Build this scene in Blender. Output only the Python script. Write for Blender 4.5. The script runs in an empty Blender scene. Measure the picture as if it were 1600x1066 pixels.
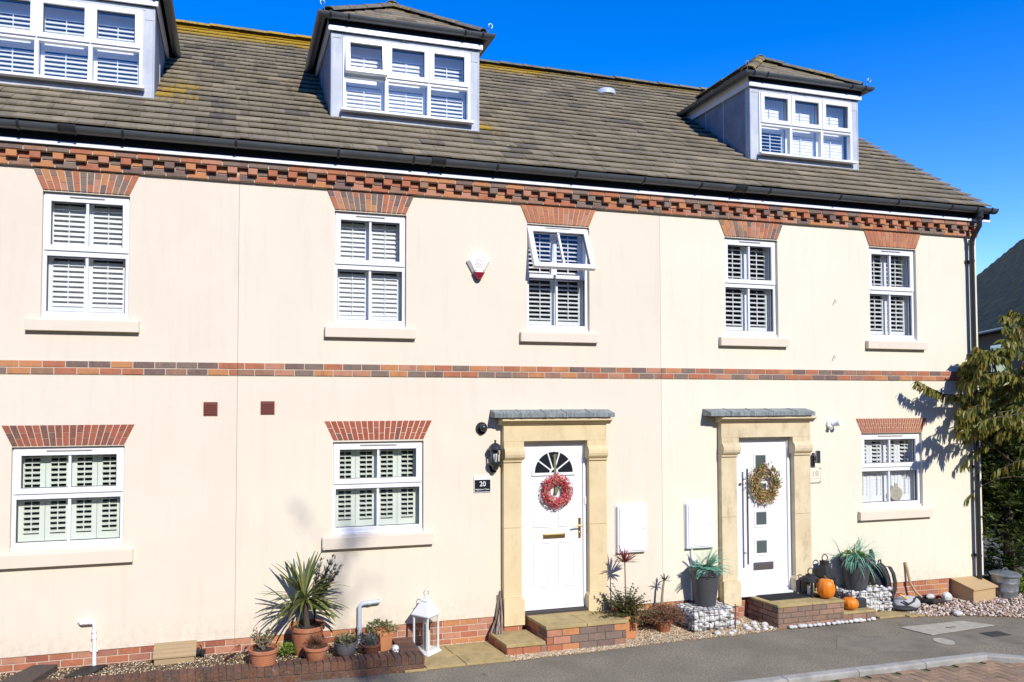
import bpy, math, random
import numpy as np
from mathutils import Vector, Matrix
random.seed(7)
S = bpy.context.scene
COL = S.collection
U = random.uniform
R = math.radians

# ------------------------------------------------------------------ mesh builder
GM=[False]           # ground items are drawn on a survey grid whose depth unit is 0.768 m
def gmap(x,y,z): return (x-.078*y,y*.768,z)
class MB:
    def __init__(s): s.v=[]; s.f=[]; s.m=[]; s.r=[]; s.l=[]
    def add(s, vs, fs, mat=0, rnd=None, lich=0.0):
        o=len(s.v); s.v.extend([tuple(p) for p in vs])
        if rnd is None: rnd=random.random()
        for f in fs:
            s.f.append([i+o for i in f]); s.m.append(mat); s.r.append(rnd); s.l.append(lich)
        return s
    def box(s,x0,x1,y0,y1,z0,z1,mat=0,rnd=None,lich=0.0,M=None):
        v=[(x0,y0,z0),(x1,y0,z0),(x1,y1,z0),(x0,y1,z0),(x0,y0,z1),(x1,y0,z1),(x1,y1,z1),(x0,y1,z1)]
        if M is not None: v=[tuple(M@Vector(p)) for p in v]
        return s.add(v,[(0,3,2,1),(4,5,6,7),(0,1,5,4),(1,2,6,5),(2,3,7,6),(3,0,4,7)],mat,rnd,lich)
    def cbox(s,x0,x1,y0,y1,z0,z1,c,mat=0,rnd=None,M=None):
        # box with chamfered long edges (profile in xz, extruded in y, front edge inset)
        x=[x0,x1];z=[z0,z1]
        def ring(y,i): return [(x0+i+c,y,z0+i),(x1-i-c,y,z0+i),(x1-i,y,z0+i+c),(x1-i,y,z1-i-c),(x1-i-c,y,z1-i),(x0+i+c,y,z1-i),(x0+i,y,z1-i-c),(x0+i,y,z0+i+c)]
        v=ring(y0,c)+ring(y0+c,0)+ring(y1,0)
        if M is not None: v=[tuple(M@Vector(p)) for p in v]
        f=[tuple(range(8)),tuple(reversed(range(16,24)))]
        for k in range(2):
            for i in range(8):
                j=(i+1)%8; f.append((k*8+i,k*8+8+i,k*8+8+j,k*8+j))
        return s.add(v,f,mat,rnd)
    def prism(s,poly,a,b,axis='y',mat=0,rnd=None):
        # poly of 2D points extruded from a to b along axis
        n=len(poly)
        def P(p,t): return {'y':(p[0],t,p[1]),'x':(t,p[0],p[1]),'z':(p[0],p[1],t)}[axis]
        v=[P(p,a) for p in poly]+[P(p,b) for p in poly]
        f=[tuple(range(n)),tuple(reversed(range(n,2*n)))]+[(i,(i+1)%n+0,(i+1)%n+n,i+n) for i in range(n)]
        f=[f[0],f[1]]+[(i+n,(i+1)%n+n,(i+1)%n,i) for i in range(n)]
        return s.add(v,f,mat,rnd)
    def tube(s,pts,rad,n=8,mat=0,rnd=None,caps=True):
        pts=[Vector(p) for p in pts]
        if not isinstance(rad,(list,tuple)): rad=[rad]*len(pts)
        vs=[];prev=None
        for i,p in enumerate(pts):
            t=(pts[min(i+1,len(pts)-1)]-pts[max(i-1,0)]).normalized()
            if prev is None:
                a=Vector((0,0,1)) if abs(t.z)<.9 else Vector((1,0,0)); u=t.cross(a).normalized()
            else: u=(prev-t*prev.dot(t)).normalized()
            prev=u; w=t.cross(u)
            for k in range(n):
                an=2*math.pi*k/n; vs.append(p+(u*math.cos(an)+w*math.sin(an))*rad[i])
        fs=[]
        for i in range(len(pts)-1):
            for k in range(n): fs.append((i*n+k,i*n+(k+1)%n,(i+1)*n+(k+1)%n,(i+1)*n+k))
        if caps: fs.append(tuple(reversed(range(n)))); fs.append(tuple(range((len(pts)-1)*n,len(pts)*n)))
        return s.add(vs,fs,mat,rnd)
    def lathe(s,prof,n=28,c=(0,0,0),mat=0,rnd=None,sq=False,rib=0,ribn=0):
        vs=[];fs=[]
        for (r,z) in prof:
            for k in range(n):
                a=2*math.pi*(k+.5)/n; rr=r
                if rib and r>.01: rr=r*(1-rib*abs(math.sin(ribn*a/2))**3*0-rib*(1-abs(math.sin(ribn*a/2)))**2)
                vs.append((c[0]+rr*math.cos(a),c[1]+rr*math.sin(a),c[2]+z))
        for i in range(len(prof)-1):
            for k in range(n): fs.append((i*n+k,i*n+(k+1)%n,(i+1)*n+(k+1)%n,(i+1)*n+k))
        fs.append(tuple(reversed(range(n)))); fs.append(tuple(range((len(prof)-1)*n,len(prof)*n)))
        return s.add(vs,fs,mat,rnd)
    def blade(s,p0,d,L,w,droop=.5,n=5,mat=0,rnd=None,up=(0,0,1),pw=.6,fold=0.0):
        # a leaf strip: starts at p0 in direction d, bends down
        p=Vector(p0); d=Vector(d).normalized(); side=d.cross(Vector(up))
        if side.length<1e-3: side=Vector((1,0,0))
        side.normalize(); vs=[]; st=L/n
        for i in range(n+1):
            t=i/n; ww=w*(max(0.02,math.sin(math.pi*min(1,(t*.85+.12))))**pw)*.5
            vs+= [p-side*ww, p+side*ww]
            d=(d+Vector((0,0,-droop*st/L*(.4+1.2*t)))).normalized(); p=p+d*st
        fs=[(2*i,2*i+1,2*i+3,2*i+2) for i in range(n)]
        return s.add(vs,fs,mat,rnd)
    def leaf(s,p,d,nrm,L,w,mat=0,rnd=None):
        p=Vector(p); d=Vector(d).normalized(); sd=d.cross(Vector(nrm))
        if sd.length<1e-4: sd=d.cross(Vector((.3,.5,.8)))
        sd.normalize(); up=sd.cross(d)
        vs=[p,p+d*L*.35+sd*w*.5+up*w*.12,p+d*L*.75+sd*w*.38,p+d*L-up*w*.2,p+d*L*.75-sd*w*.38,p+d*L*.35-sd*w*.5+up*w*.12]
        return s.add(vs,[(0,1,5),(1,2,4,5),(2,3,4)],mat,rnd)
    def build(s,name,mats,parent=None,smooth=False,label=None,bev=0,kind=None):
        if GM[0]: s.v=[gmap(*p) for p in s.v]
        me=bpy.data.meshes.new(name)
        me.from_pydata(s.v,[],s.f); 
        if not isinstance(mats,(list,tuple)): mats=[mats]
        for m in mats: me.materials.append(M[m] if isinstance(m,str) else m)
        me.polygons.foreach_set('material_index',s.m)
        a=me.attributes.new('rnd','FLOAT','FACE'); a.data.foreach_set('value',s.r)
        a=me.attributes.new('lich','FLOAT','FACE'); a.data.foreach_set('value',s.l)
        if smooth: me.polygons.foreach_set('use_smooth',[True]*len(s.f))
        me.update()
        if smooth: me.set_sharp_from_angle(angle=R(38))
        o=bpy.data.objects.new(name,me); COL.objects.link(o)
        if parent is not None:
            o.parent=parent
            # parts are modelled in world coordinates: cancel the parent's own offset
            o.matrix_parent_inverse=wmat(parent).inverted()
        if bev:
            b=o.modifiers.new('Bevel','BEVEL'); b.width=bev; b.segments=2; b.limit_method='ANGLE'
        if label: o['label']=label
        if kind: o['kind']=kind
        return o
def wmat(o):
    return Matrix.Translation(o.get('_loc',(0,0,0)))
def thing(name,label,cat,loc=(0,0,0),group=None):
    o=bpy.data.objects.new(name,None); COL.objects.link(o); o.location=loc; o['_loc']=list(loc)
    o.empty_display_size=.1
    o['label']=label; o['category']=cat
    if group: o['group']=group
    return o
def tag(o,label,cat,group=None):
    o['label']=label; o['category']=cat
    if group: o['group']=group
    return o
def text(name,s,size,loc,mat,parent,ext=.002,align='CENTER',rot=(math.pi/2,0,0),sx=1.0,bold=0.0):
    cu=bpy.data.curves.new(name,'FONT'); cu.body=s; cu.size=size; cu.extrude=ext; cu.align_x=align; cu.offset=bold
    to=bpy.data.objects.new(name+'_tmp',cu)
    COL.objects.link(to); bpy.context.view_layer.update()
    me=bpy.data.meshes.new_from_object(to.evaluated_get(bpy.context.evaluated_depsgraph_get()))
    bpy.data.objects.remove(to)
    mt=Matrix.Translation(loc)@Matrix.Rotation(rot[0],4,'X')@Matrix.Diagonal((sx,1,1,1))
    me.transform(mt); me.materials.clear(); me.materials.append(M[mat])
    o=bpy.data.objects.new(name,me); COL.objects.link(o); o.parent=parent
    o.matrix_parent_inverse=wmat(parent).inverted()
    return o

# ------------------------------------------------------------------ materials
M={}
class NT:
    def __init__(s,name):
        m=bpy.data.materials.new(name); m.use_nodes=True; s.m=m; s.t=m.node_tree; s.t.nodes.clear()
        s.out=s.n('ShaderNodeOutputMaterial'); M[name]=m
    def n(s,ty,**k):
        o=s.t.nodes.new(ty)
        for a,b in k.items():
            if a.startswith('i_'):
                key=a[2:]; key=int(key) if key.isdigit() else key.replace('_',' ')
                o.inputs[key].default_value=b
            else: setattr(o,a,b)
        return o
    def l(s,a,b): s.t.links.new(a,b)
    def coord(s): return s.n('ShaderNodeTexCoord').outputs['Object']
    def noise(s,scale,detail=4,rough=.55,vec=None,dist=0):
        o=s.n('ShaderNodeTexNoise'); o.inputs['Scale'].default_value=scale; o.inputs['Detail'].default_value=detail; o.inputs['Roughness'].default_value=rough; o.inputs['Distortion'].default_value=dist
        s.l(vec if vec is not None else s.coord(),o.inputs['Vector']); return o.outputs['Fac']
    def ramp(s,fac,stops,interp='LINEAR'):
        o=s.n('ShaderNodeValToRGB'); o.color_ramp.interpolation=interp; e=o.color_ramp.elements
        while len(e)<len(stops): e.new(.5)
        for i,(p,c) in enumerate(stops):
            e[i].position=p; e[i].color=(c if len(c)==4 else (*c,1)) if not isinstance(c,(int,float)) else (c,c,c,1)
        s.l(fac,o.inputs['Fac']); return o.outputs['Color']
    def mix(s,fac,a,b,mode='MIX'):
        o=s.n('ShaderNodeMix',data_type='RGBA',blend_type=mode)
        for key,val in ((0,fac),(6,a),(7,b)):
            if isinstance(val,(int,float)): o.inputs[key].default_value=val
            elif isinstance(val,(tuple,list)): o.inputs[key].default_value=(*val,1) if len(val)==3 else val
            else: s.l(val,o.inputs[key])
        return o.outputs[2]
    def attr(s,name): return s.n('ShaderNodeAttribute',attribute_name=name).outputs['Fac']
    def math(s,op,a,b=0.0):
        o=s.n('ShaderNodeMath',operation=op)
        for i,v in enumerate((a,b)):
            if isinstance(v,(int,float)): o.inputs[i].default_value=v
            else: s.l(v,o.inputs[i])
        return o.outputs[0]
    def fin(s,color,rough=.8,bump=None,bstr=.3,bdist=.01,metal=0,spec=.5,coat=0,sub=None):
        p=s.n('ShaderNodeBsdfPrincipled'); s.bsdf=p
        if isinstance(color,(tuple,list)): p.inputs['Base Color'].default_value=(*color,1)
        else: s.l(color,p.inputs['Base Color'])
        if isinstance(rough,(int,float)): p.inputs['Roughness'].default_value=rough
        else: s.l(rough,p.inputs['Roughness'])
        p.inputs['Metallic'].default_value=metal; p.inputs['Specular IOR Level'].default_value=spec
        p.inputs['Coat Weight'].default_value=coat
        if bump is not None:
            b=s.n('ShaderNodeBump'); b.inputs['Strength'].default_value=bstr; b.inputs['Distance'].default_value=bdist
            s.l(bump,b.inputs['Height']); s.l(b.outputs[0],p.inputs['Normal'])
        s.l(p.outputs[0],s.out.inputs[0]); return s.m
def scaled(t,sx,sy,sz):
    o=t.n('ShaderNodeMapping'); o.inputs['Scale'].default_value=(sx,sy,sz); t.l(t.coord(),o.inputs[0]); return o.outputs[0]

def render_mat(name,c1,c2):
    t=NT(name); big=t.noise(.9,5,.6); st=t.noise(3.5,5,.65,scaled(t,2.2,1,.22))
    c=t.mix(t.ramp(big,[(.35,0.0),(.7,1.0)]),c1,c2)
    dark=tuple(x*.86 for x in c2)
    c=t.mix(t.ramp(st,[(.52,0.0),(.80,.5)]),c,dark); c=t.mix(t.ramp(t.noise(7,6,.75,scaled(t,3,1,.10)),[(.62,0.0),(.76,.24)]),c,tuple(x*.80 for x in c2)); c=t.mix(t.ramp(t.noise(45,4,.7),[(.35,.10),(.65,0.0)]),c,dark)
    # dirt splashed up above the plinth: a stain with its own height
    sep=t.n('ShaderNodeSeparateXYZ'); t.l(t.coord(),sep.inputs[0])
    low=t.ramp(sep.outputs['Z'],[(.30,1.0),(.62,0.0)])
    spl=t.math('MULTIPLY',low,t.ramp(t.noise(14,6,.7),[(.42,0.0),(.7,.6)]))
    c=t.mix(spl,c,(.48,.38,.27))
    t.fin(c,.92,t.math('ADD',t.noise(220,3,.7),t.math('MULTIPLY',t.noise(28,3,.6),.6)),.35,.004,spec=.2)
render_mat('render_pink',(.735,.648,.520),(.700,.610,.482))
render_mat('render_mid',(.735,.658,.520),(.702,.622,.486))
render_mat('render_cream',(.755,.708,.555),(.720,.672,.520))
t=NT('sill_paint'); t.fin(t.mix(t.noise(3,4),(.74,.652,.52),(.66,.575,.45)),.85,t.noise(150),.25,.003,spec=.25)

def brick_mat(name,stops,dirt=.35):
    t=NT(name); c=t.ramp(t.attr('rnd'),stops,'CONSTANT')
    n1=t.noise(38,5,.7); n2=t.noise(9,5,.65)
    c=t.mix(t.ramp(n1,[(.3,.0),(.75,.6)]),c,t.mix(.55,c,(.52,.26,.15)))
    c=t.mix(t.ramp(n2,[(.46,.0),(.72,dirt)]),c,(.10,.075,.06))
    c=t.mix(t.ramp(t.noise(22,6,.75),[(.60,0.0),(.72,.5)]),c,(.52,.42,.34))
    t.fin(c,.9,t.math('ADD',n1,t.noise(160,3)),.5,.005,spec=.2)
red=(.40,.135,.070); ora=(.50,.215,.085); dk=(.165,.138,.115); br=(.27,.155,.105); pk=(.46,.215,.135); mr=(.25,.055,.035)
brick_mat('brick_mixed',[(0,red),(.18,ora),(.34,dk),(.50,pk),(.62,br),(.74,red),(.88,(.13,.10,.095))])
brick_mat('brick_red',[(0,red),(.3,pk),(.5,(.30,.085,.055)),(.65,ora),(.85,(.34,.14,.095))],.35)
brick_mat('brick_lintel',[(0,(.30,.065,.035)),(.35,(.36,.09,.05)),(.6,(.16,.06,.045)),(.8,(.33,.075,.045))],.2)
brick_mat('brick_lintel_dark',[(0,(.27,.07,.045)),(.3,(.12,.065,.055)),(.5,(.33,.085,.05)),(.72,(.19,.065,.05))],.3)
brick_mat('brick_lintel_orange',[(0,(.42,.15,.07)),(.4,(.48,.19,.09)),(.7,(.38,.14,.08)),(.9,(.44,.21,.13))],.1)
brick_mat('brick_lintel_rust',[(0,(.36,.11,.055)),(.5,(.33,.095,.05)),(.8,(.38,.12,.06))],.05)
brick_mat('brick_brown',[(0,(.29,.19,.13)),(.25,(.23,.15,.105)),(.5,(.33,.20,.14)),(.7,(.18,.14,.11)),(.88,(.26,.17,.12))],.4)
brick_mat('brick_old',[(0,(.055,.032,.024)),(.3,(.085,.038,.026)),(.6,(.038,.030,.026)),(.85,(.11,.052,.038))],.85)
t=NT('mortar'); t.fin(t.mix(t.noise(20),(.60,.50,.39),(.48,.39,.30)),.95,t.noise(120),.4,.004,spec=.1)
t=NT('mortar_dark'); t.fin(t.mix(t.noise(20),(.16,.13,.10),(.09,.075,.06)),.95,t.noise(120),.4,.004,spec=.1)

def tile_mat(name,a,b,lichen=1.0):
    t=NT(name); rn=t.attr('rnd')
    c=t.ramp(rn,[(0,a),(.35,tuple(x*.86 for x in a)),(.6,b),(.8,tuple(x*1.18 for x in a)),(1,(.105,.092,.075))])
    c=t.mix(t.ramp(t.noise(2.2,5,.6),[(.38,0.0),(.7,.7)]),c,tuple(x*.72 for x in b))
    c=t.mix(t.ramp(t.noise(60,4,.7),[(.4,0.0),(.75,.5)]),c,(.19,.175,.14))
    # dark algae streaks
    c=t.mix(t.ramp(t.noise(3,5,.7,scaled(t,2.5,.5,.5)),[(.52,0.0),(.75,.6)]),c,(.045,.042,.034))
    # white lichen specks
    c=t.mix(t.ramp(t.noise(30,2,.5),[(.705,0.0),(.735,.9)]),c,(.50,.49,.42))
    # yellow lichen where the lich attribute is high
    li=t.attr('lich'); f=t.math('ADD',t.noise(22,5,.75),t.math('MULTIPLY',li,.40))
    c=t.mix(t.ramp(f,[(.70,0.0),(.76,1.0)]),c,t.mix(t.noise(40),(.50,.27,.018),(.33,.25,.035)))
    t.fin(c,.93,t.math('ADD',t.noise(180,3,.7),t.math('MULTIPLY',t.noise(25,4,.7),1.4)),.6,.005,spec=.12)
tile_mat('roof_tile',(.285,.235,.150),(.225,.186,.120))
tile_mat('ridge_tile',(.20,.175,.125),(.165,.145,.105))
tile_mat('tile_dark',(.30,.17,.06),(.21,.12,.045))

t=NT('upvc'); t.fin(t.mix(t.noise(5),(.80,.80,.80),(.75,.755,.76)),.32,spec=.5)
t=NT('upvc_gasket'); t.fin((.035,.035,.04),.5)
t=NT('shutter_white'); t.fin((.86,.86,.84),.4)
t=NT('shutter_green'); t.fin((.80,.83,.72),.42)
t=NT('door_white'); t.fin(t.mix(t.noise(3),(.82,.82,.81),(.78,.78,.78)),.35,t.noise(90,3),.05,.002)
t=NT('black_plastic'); t.fin(t.mix(t.noise(8,5),(.020,.022,.024),(.034,.036,.038)),.28,t.noise(60),.05,.002)
t=NT('gutter_plastic'); t.fin(t.mix(t.ramp(t.noise(5,6,.7,scaled(t,1,4,4)),[(.45,0.0),(.7,.55)]),(.070,.078,.082),(.125,.13,.13)),.30,spec=.7)
t=NT('soffit'); t.fin((.02,.02,.021),.7)
t=NT('lead'); n=t.noise(4,6,.65); st=t.noise(6,5,.65,scaled(t,3,3,.4))
c=t.mix(t.ramp(n,[(.35,0.0),(.7,1.0)]),(.40,.43,.47),(.53,.55,.57)); c=t.mix(t.ramp(st,[(.55,0.0),(.75,.6)]),c,(.66,.67,.67))
t.fin(c,.7,t.noise(12,5),.35,.01)
t=NT('lead_shaded'); n=t.noise(4,6,.65); t.fin(t.mix(t.ramp(n,[(.35,0.0),(.7,1.0)]),(.17,.19,.22),(.27,.29,.32)),.6,t.noise(12,5),.35,.01)  # darker copy of the lead: shade on the dormer cheeks put into the colour
t=NT('lead_cap'); st=t.noise(14,5,.65,scaled(t,3,1,.5))
c=t.mix(t.ramp(st,[(.38,0.0),(.65,1.0)]),(.13,.155,.155),(.29,.32,.30)); t.fin(c,.7,t.noise(30,5),.4,.008)
t=NT('moss_crust'); t.fin(t.mix(t.noise(40,5,.7),(.06,.045,.04),(.15,.10,.08)),.98,t.noise(90,4),.8,.01,spec=.05)
def stone_mat(name,a,b,stain):
    t=NT(name); c=t.mix(t.ramp(t.noise(2.5,6,.65),[(.35,0.0),(.7,1.0)]),a,b)
    c=t.mix(t.ramp(t.noise(6,6,.7,scaled(t,1.5,1,.6)),[(.52,0.0),(.78,stain)]),c,(.22,.16,.085))
    t.fin(c,.9,t.math('ADD',t.noise(140,3,.7),t.noise(12,4)),.35,.004,spec=.15)
stone_mat('stone_20',(.69,.56,.33),(.62,.49,.28),.3)
stone_mat('stone_18',(.69,.585,.38),(.57,.465,.29),.6)
t=NT('slab'); c=t.mix(t.ramp(t.noise(3,6,.7),[(.3,0.0),(.7,1.0)]),(.46,.35,.16),(.33,.255,.12)); c=t.mix(t.ramp(t.noise(9,6,.7),[(.5,0.0),(.72,.7)]),c,(.19,.155,.07)); c=t.mix(t.ramp(t.noise(70,3),[(.62,0.0),(.7,.5)]),c,(.46,.42,.32))
t.fin(c,.93,t.math('ADD',t.noise(90,4,.7),t.noise(14,4)),.5,.006,spec=.1)
t=NT('asphalt'); n1=t.math('ADD',t.math('MULTIPLY',t.noise(120,3,.85),.55),t.math('MULTIPLY',t.noise(45,3,.8),.45)); n2=t.noise(1.3,6,.65)
c=t.mix(t.ramp(n1,[(.40,0.0),(.60,1.0)]),(.085,.075,.054),(.345,.308,.230)); c=t.mix(t.ramp(n2,[(.40,0.0),(.68,.65)]),c,(.125,.112,.084)); c=t.mix(t.ramp(t.noise(75,2),[(.70,0.0),(.73,.9)]),c,(.50,.46,.37))
c=t.mix(t.ramp(t.noise(1.6,6,.75,dist=1.2),[(.62,0.0),(.70,.55)]),c,(.035,.034,.030))
t.fin(c,.9,t.noise(260,3,.8),.7,.004,spec=.25)
t=NT('asphalt_patch'); n1=t.noise(260,2,.8)
c=t.mix(t.ramp(n1,[(.3,0.0),(.7,1.0)]),(.12,.108,.082),(.30,.27,.205)); t.fin(t.mix(t.ramp(t.noise(3,5),[(.4,0.0),(.7,.6)]),c,(.10,.09,.07)),.9,t.noise(260,3,.8),.6,.004,spec=.2)
t=NT('kerb'); t.fin(t.mix(t.ramp(t.noise(6,6,.7),[(.4,0.0),(.7,1.0)]),(.36,.35,.31),(.23,.225,.20)),.9,t.noise(150,3),.4,.003,spec=.2)
t=NT('cover_concrete'); t.fin(t.mix(t.ramp(t.noise(12,6,.7),[(.4,0.0),(.7,1.0)]),(.40,.38,.31),(.28,.26,.21)),.9,t.noise(110,3),.4,.003,spec=.2)
t=NT('cast_iron'); t.fin(t.mix(t.noise(30),(.05,.048,.043),(.10,.095,.085)),.7,t.noise(60),.4,.004,metal=.3)
t=NT('paving_block'); c=t.ramp(t.attr('rnd'),[(0,(.33,.22,.14)),(.3,(.27,.18,.12)),(.55,(.36,.25,.16)),(.8,(.24,.165,.115)),(1,(.31,.22,.15))])
c=t.mix(t.ramp(t.noise(5,6,.7),[(.42,0.0),(.72,.6)]),c,(.13,.11,.07)); t.fin(c,.92,t.noise(150,3),.4,.003,spec=.15)
t=NT('joint_sand'); t.fin(t.mix(t.ramp(t.noise(7,5),[(.4,0.0),(.6,1.0)]),(.13,.115,.06),(.09,.11,.03)),.97)
t=NT('gravel_base'); t.fin(t.mix(t.noise(60,4),(.33,.25,.16),(.16,.12,.08)),.95,t.noise(90,4),1,.02,spec=.1)
t=NT('soil'); t.fin(t.mix(t.ramp(t.noise(30,5,.7),[(.4,0.0),(.65,1.0)]),(.08,.055,.035),(.20,.15,.09)),.97,t.noise(60,5),1,.02,spec=.1)
t=NT('ground_far'); t.fin(t.mix(t.noise(.6,6),(.10,.10,.09),(.14,.13,.115)),.95)
t=NT('pebble'); c=t.ramp(t.attr('rnd'),[(0,(.64,.50,.30)),(.2,(.46,.32,.17)),(.38,(.74,.64,.46)),(.55,(.56,.40,.22)),(.72,(.34,.24,.15)),(.86,(.76,.70,.57)),(1,(.28,.23,.19))],'CONSTANT'); t.fin(t.mix(t.ramp(t.noise(40),[(.4,0.0),(.8,.3)]),c,(.35,.26,.16)),.75,spec=.3)
t=NT('pebble_pink'); c=t.ramp(t.attr('rnd'),[(0,(.50,.37,.28)),(.2,(.38,.27,.20)),(.38,(.60,.50,.42)),(.55,(.31,.22,.17)),(.72,(.22,.17,.14)),(.86,(.64,.58,.52)),(1,(.42,.30,.24))],'CONSTANT'); t.fin(c,.75,spec=.3)
t=NT('cobble'); c=t.ramp(t.attr('rnd'),[(0,(.62,.61,.58)),(.5,(.52,.51,.48)),(.8,(.70,.69,.66)),(1,(.40,.38,.35))]); t.fin(t.mix(t.ramp(t.noise(25,5,.7),[(.5,0.0),(.75,.5)]),c,(.28,.25,.21)),.7,t.noise(60),.3,.003)
t=NT('terracotta'); c=t.mix(t.ramp(t.noise(9,6,.7),[(.4,0.0),(.7,1.0)]),(.42,.165,.08),(.33,.13,.07)); t.fin(t.mix(t.ramp(t.noise(5,5,.7),[(.55,0.0),(.75,.6)]),c,(.50,.36,.27)),.85,t.noise(110),.25,.003,spec=.2)
t=NT('terracotta_orange'); t.fin(t.mix(t.noise(6,5,.7),(.60,.26,.11),(.48,.20,.09)),.85,t.noise(110),.25,.003,spec=.2)
t=NT('terracotta_dark'); t.fin(t.mix(t.noise(9,5,.7),(.17,.055,.03),(.11,.04,.028)),.7,t.noise(110),.2,.003)
t=NT('glazed_grey'); t.fin(t.mix(t.noise(7,6,.7),(.17,.18,.19),(.10,.085,.075)),.45)
t=NT('pot_grey'); t.fin(t.mix(t.noise(14,4),(.055,.058,.062),(.075,.078,.082)),.5,t.noise(200),.2,.002)
t=NT('compost'); t.fin(t.mix(t.noise(50),(.03,.02,.013),(.07,.05,.03)),.98,t.noise(90),1,.02)
def leaf_mat(name,stops,rough=.55,trans=.25):
    t=NT(name); c=t.ramp(t.attr('rnd'),stops)
    c=t.mix(t.ramp(t.noise(30,3),[(.4,0.0),(.8,.35)]),c,tuple(x*.6 for x in stops[0][1]))
    t.fin(c,rough,spec=.3); p=t.bsdf
    tr=t.n('ShaderNodeBsdfTranslucent'); t.l(c,tr.inputs[0])
    mx=t.n('ShaderNodeMixShader'); mx.inputs[0].default_value=trans
    t.l(p.outputs[0],mx.inputs[1]); t.l(tr.outputs[0],mx.inputs[2]); t.l(mx.outputs[0],t.out.inputs[0])
leaf_mat('leaf_cordyline',[(0,(.075,.105,.018)),(.4,(.14,.17,.03)),(.75,(.24,.25,.07)),(1,(.07,.09,.03))])
leaf_mat('leaf_darkspiky',[(0,(.025,.028,.018)),(.6,(.05,.05,.03)),(1,(.075,.065,.05))])
leaf_mat('leaf_cherry',[(0,(.11,.14,.025)),(.3,(.22,.24,.04)),(.6,(.32,.28,.055)),(.85,(.38,.23,.05)),(1,(.08,.10,.025))],.4,.35)
leaf_mat('leaf_conifer',[(0,(.025,.046,.010)),(.45,(.065,.095,.020)),(.75,(.15,.18,.035)),(1,(.26,.28,.06))],.6,.25)
leaf_mat('leaf_teal',[(0,(.13,.43,.27)),(.5,(.22,.56,.38)),(.8,(.38,.66,.52)),(1,(.10,.30,.20))],.5)
leaf_mat('leaf_lime',[(0,(.10,.17,.02)),(.6,(.18,.26,.04)),(1,(.26,.32,.07))])
leaf_mat('leaf_olive',[(0,(.16,.17,.08)),(.5,(.24,.22,.12)),(1,(.30,.20,.12))])
leaf_mat('leaf_variegated',[(0,(.12,.15,.05)),(.5,(.30,.31,.13)),(1,(.10,.09,.045))])
leaf_mat('leaf_lavender',[(0,(.11,.14,.12)),(.6,(.19,.22,.19)),(1,(.13,.14,.13))])
leaf_mat('leaf_burgundy',[(0,(.17,.035,.04)),(.5,(.32,.09,.07)),(1,(.36,.24,.18))])
leaf_mat('leaf_fern',[(0,(.075,.09,.022)),(.5,(.15,.155,.04)),(1,(.13,.07,.035))])
leaf_mat('leaf_heather',[(0,(.15,.07,.04)),(.5,(.26,.13,.08)),(1,(.34,.21,.13))])
leaf_mat('leaf_purple',[(0,(.035,.02,.022)),(1,(.06,.03,.03))])
leaf_mat('petal_pink',[(0,(.58,.035,.07)),(.3,(.70,.07,.11)),(.55,(.62,.14,.15)),(.75,(.72,.28,.19)),(.9,(.75,.48,.33)),(1,(.42,.03,.05))],.6,.2)
leaf_mat('wreath_mix',[(0,(.14,.20,.05)),(.3,(.30,.36,.10)),(.5,(.62,.26,.07)),(.65,(.20,.26,.12)),(.8,(.72,.34,.12)),(.92,(.68,.46,.28)),(1,(.40,.10,.05))],.6,.2)
t=NT('bark'); t.fin(t.mix(t.noise(20,5,.7,scaled(t,1,1,.2)),(.10,.075,.055),(.05,.04,.03)),.9,t.noise(60),.6,.01)
t=NT('bark_pale'); t.fin(t.mix(t.noise(40,5,.7),(.36,.28,.20),(.22,.165,.12)),.85)
t=NT('driftwood'); t.fin(t.mix(t.ramp(t.noise(18,5,.7,scaled(t,1,1,.2)),[(.4,0.0),(.65,1.0)]),(.34,.26,.20),(.10,.07,.055)),.9,t.noise(80),.6,.01)
t=NT('timber'); w=t.noise(5,5,.7,scaled(t,.5,6,9)); t.fin(t.mix(w,(.45,.33,.18),(.30,.21,.11)),.8,w,.3,.004)
t=NT('timber_tan'); w=t.noise(5,5,.7,scaled(t,.6,5,8)); t.fin(t.mix(w,(.52,.37,.19),(.40,.27,.13)),.8,w,.2,.004)
t=NT('handle_wood'); t.fin(t.mix(t.noise(12),(.52,.34,.19),(.40,.25,.14)),.6)
t=NT('black_matt'); t.fin(t.mix(t.noise(20),(.012,.012,.013),(.026,.026,.027)),.6)
t=NT('doormat'); t.fin(t.mix(t.noise(60),(.012,.012,.013),(.04,.04,.04)),.95,t.noise(200),.8,.004)
t=NT('galv'); t.fin(t.mix(t.ramp(t.noise(9,5,.7),[(.35,0.0),(.65,1.0)]),(.42,.45,.46),(.25,.27,.28)),.42,t.noise(30),.2,.003,metal=.65)
t=NT('chrome'); t.fin((.5,.5,.52),.28,metal=1)
t=NT('gold'); t.fin((.72,.52,.22),.3,metal=1)
t=NT('wire'); t.fin((.10,.10,.10),.5,metal=.6)
t=NT('pumpkin'); t.fin(t.mix(t.noise(12,4),(.80,.235,.008),(.68,.17,.006)),.45,t.noise(40),.15,.004)
t=NT('stalk'); t.fin((.22,.17,.07),.8)
t=NT('sign_black'); t.fin((.018,.020,.024),.18)
t=NT('white_paint'); t.fin(t.mix(t.noise(8),(.80,.80,.79),(.74,.74,.73)),.4)
t=NT('box_white'); t.fin(t.mix(t.noise(4),(.82,.82,.83),(.77,.775,.79)),.4,t.noise(60),.1,.002)
t=NT('pipe_white'); t.fin((.78,.78,.77),.3)
t=NT('pipe_grey'); t.fin((.46,.51,.58),.35)
t=NT('alarm_cream'); t.fin((.80,.77,.69),.35)
t=NT('alarm_red'); t.fin((.22,.012,.028),.15,coat=.5)
t=NT('ink_grey'); t.fin((.42,.40,.36),.6)
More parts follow.
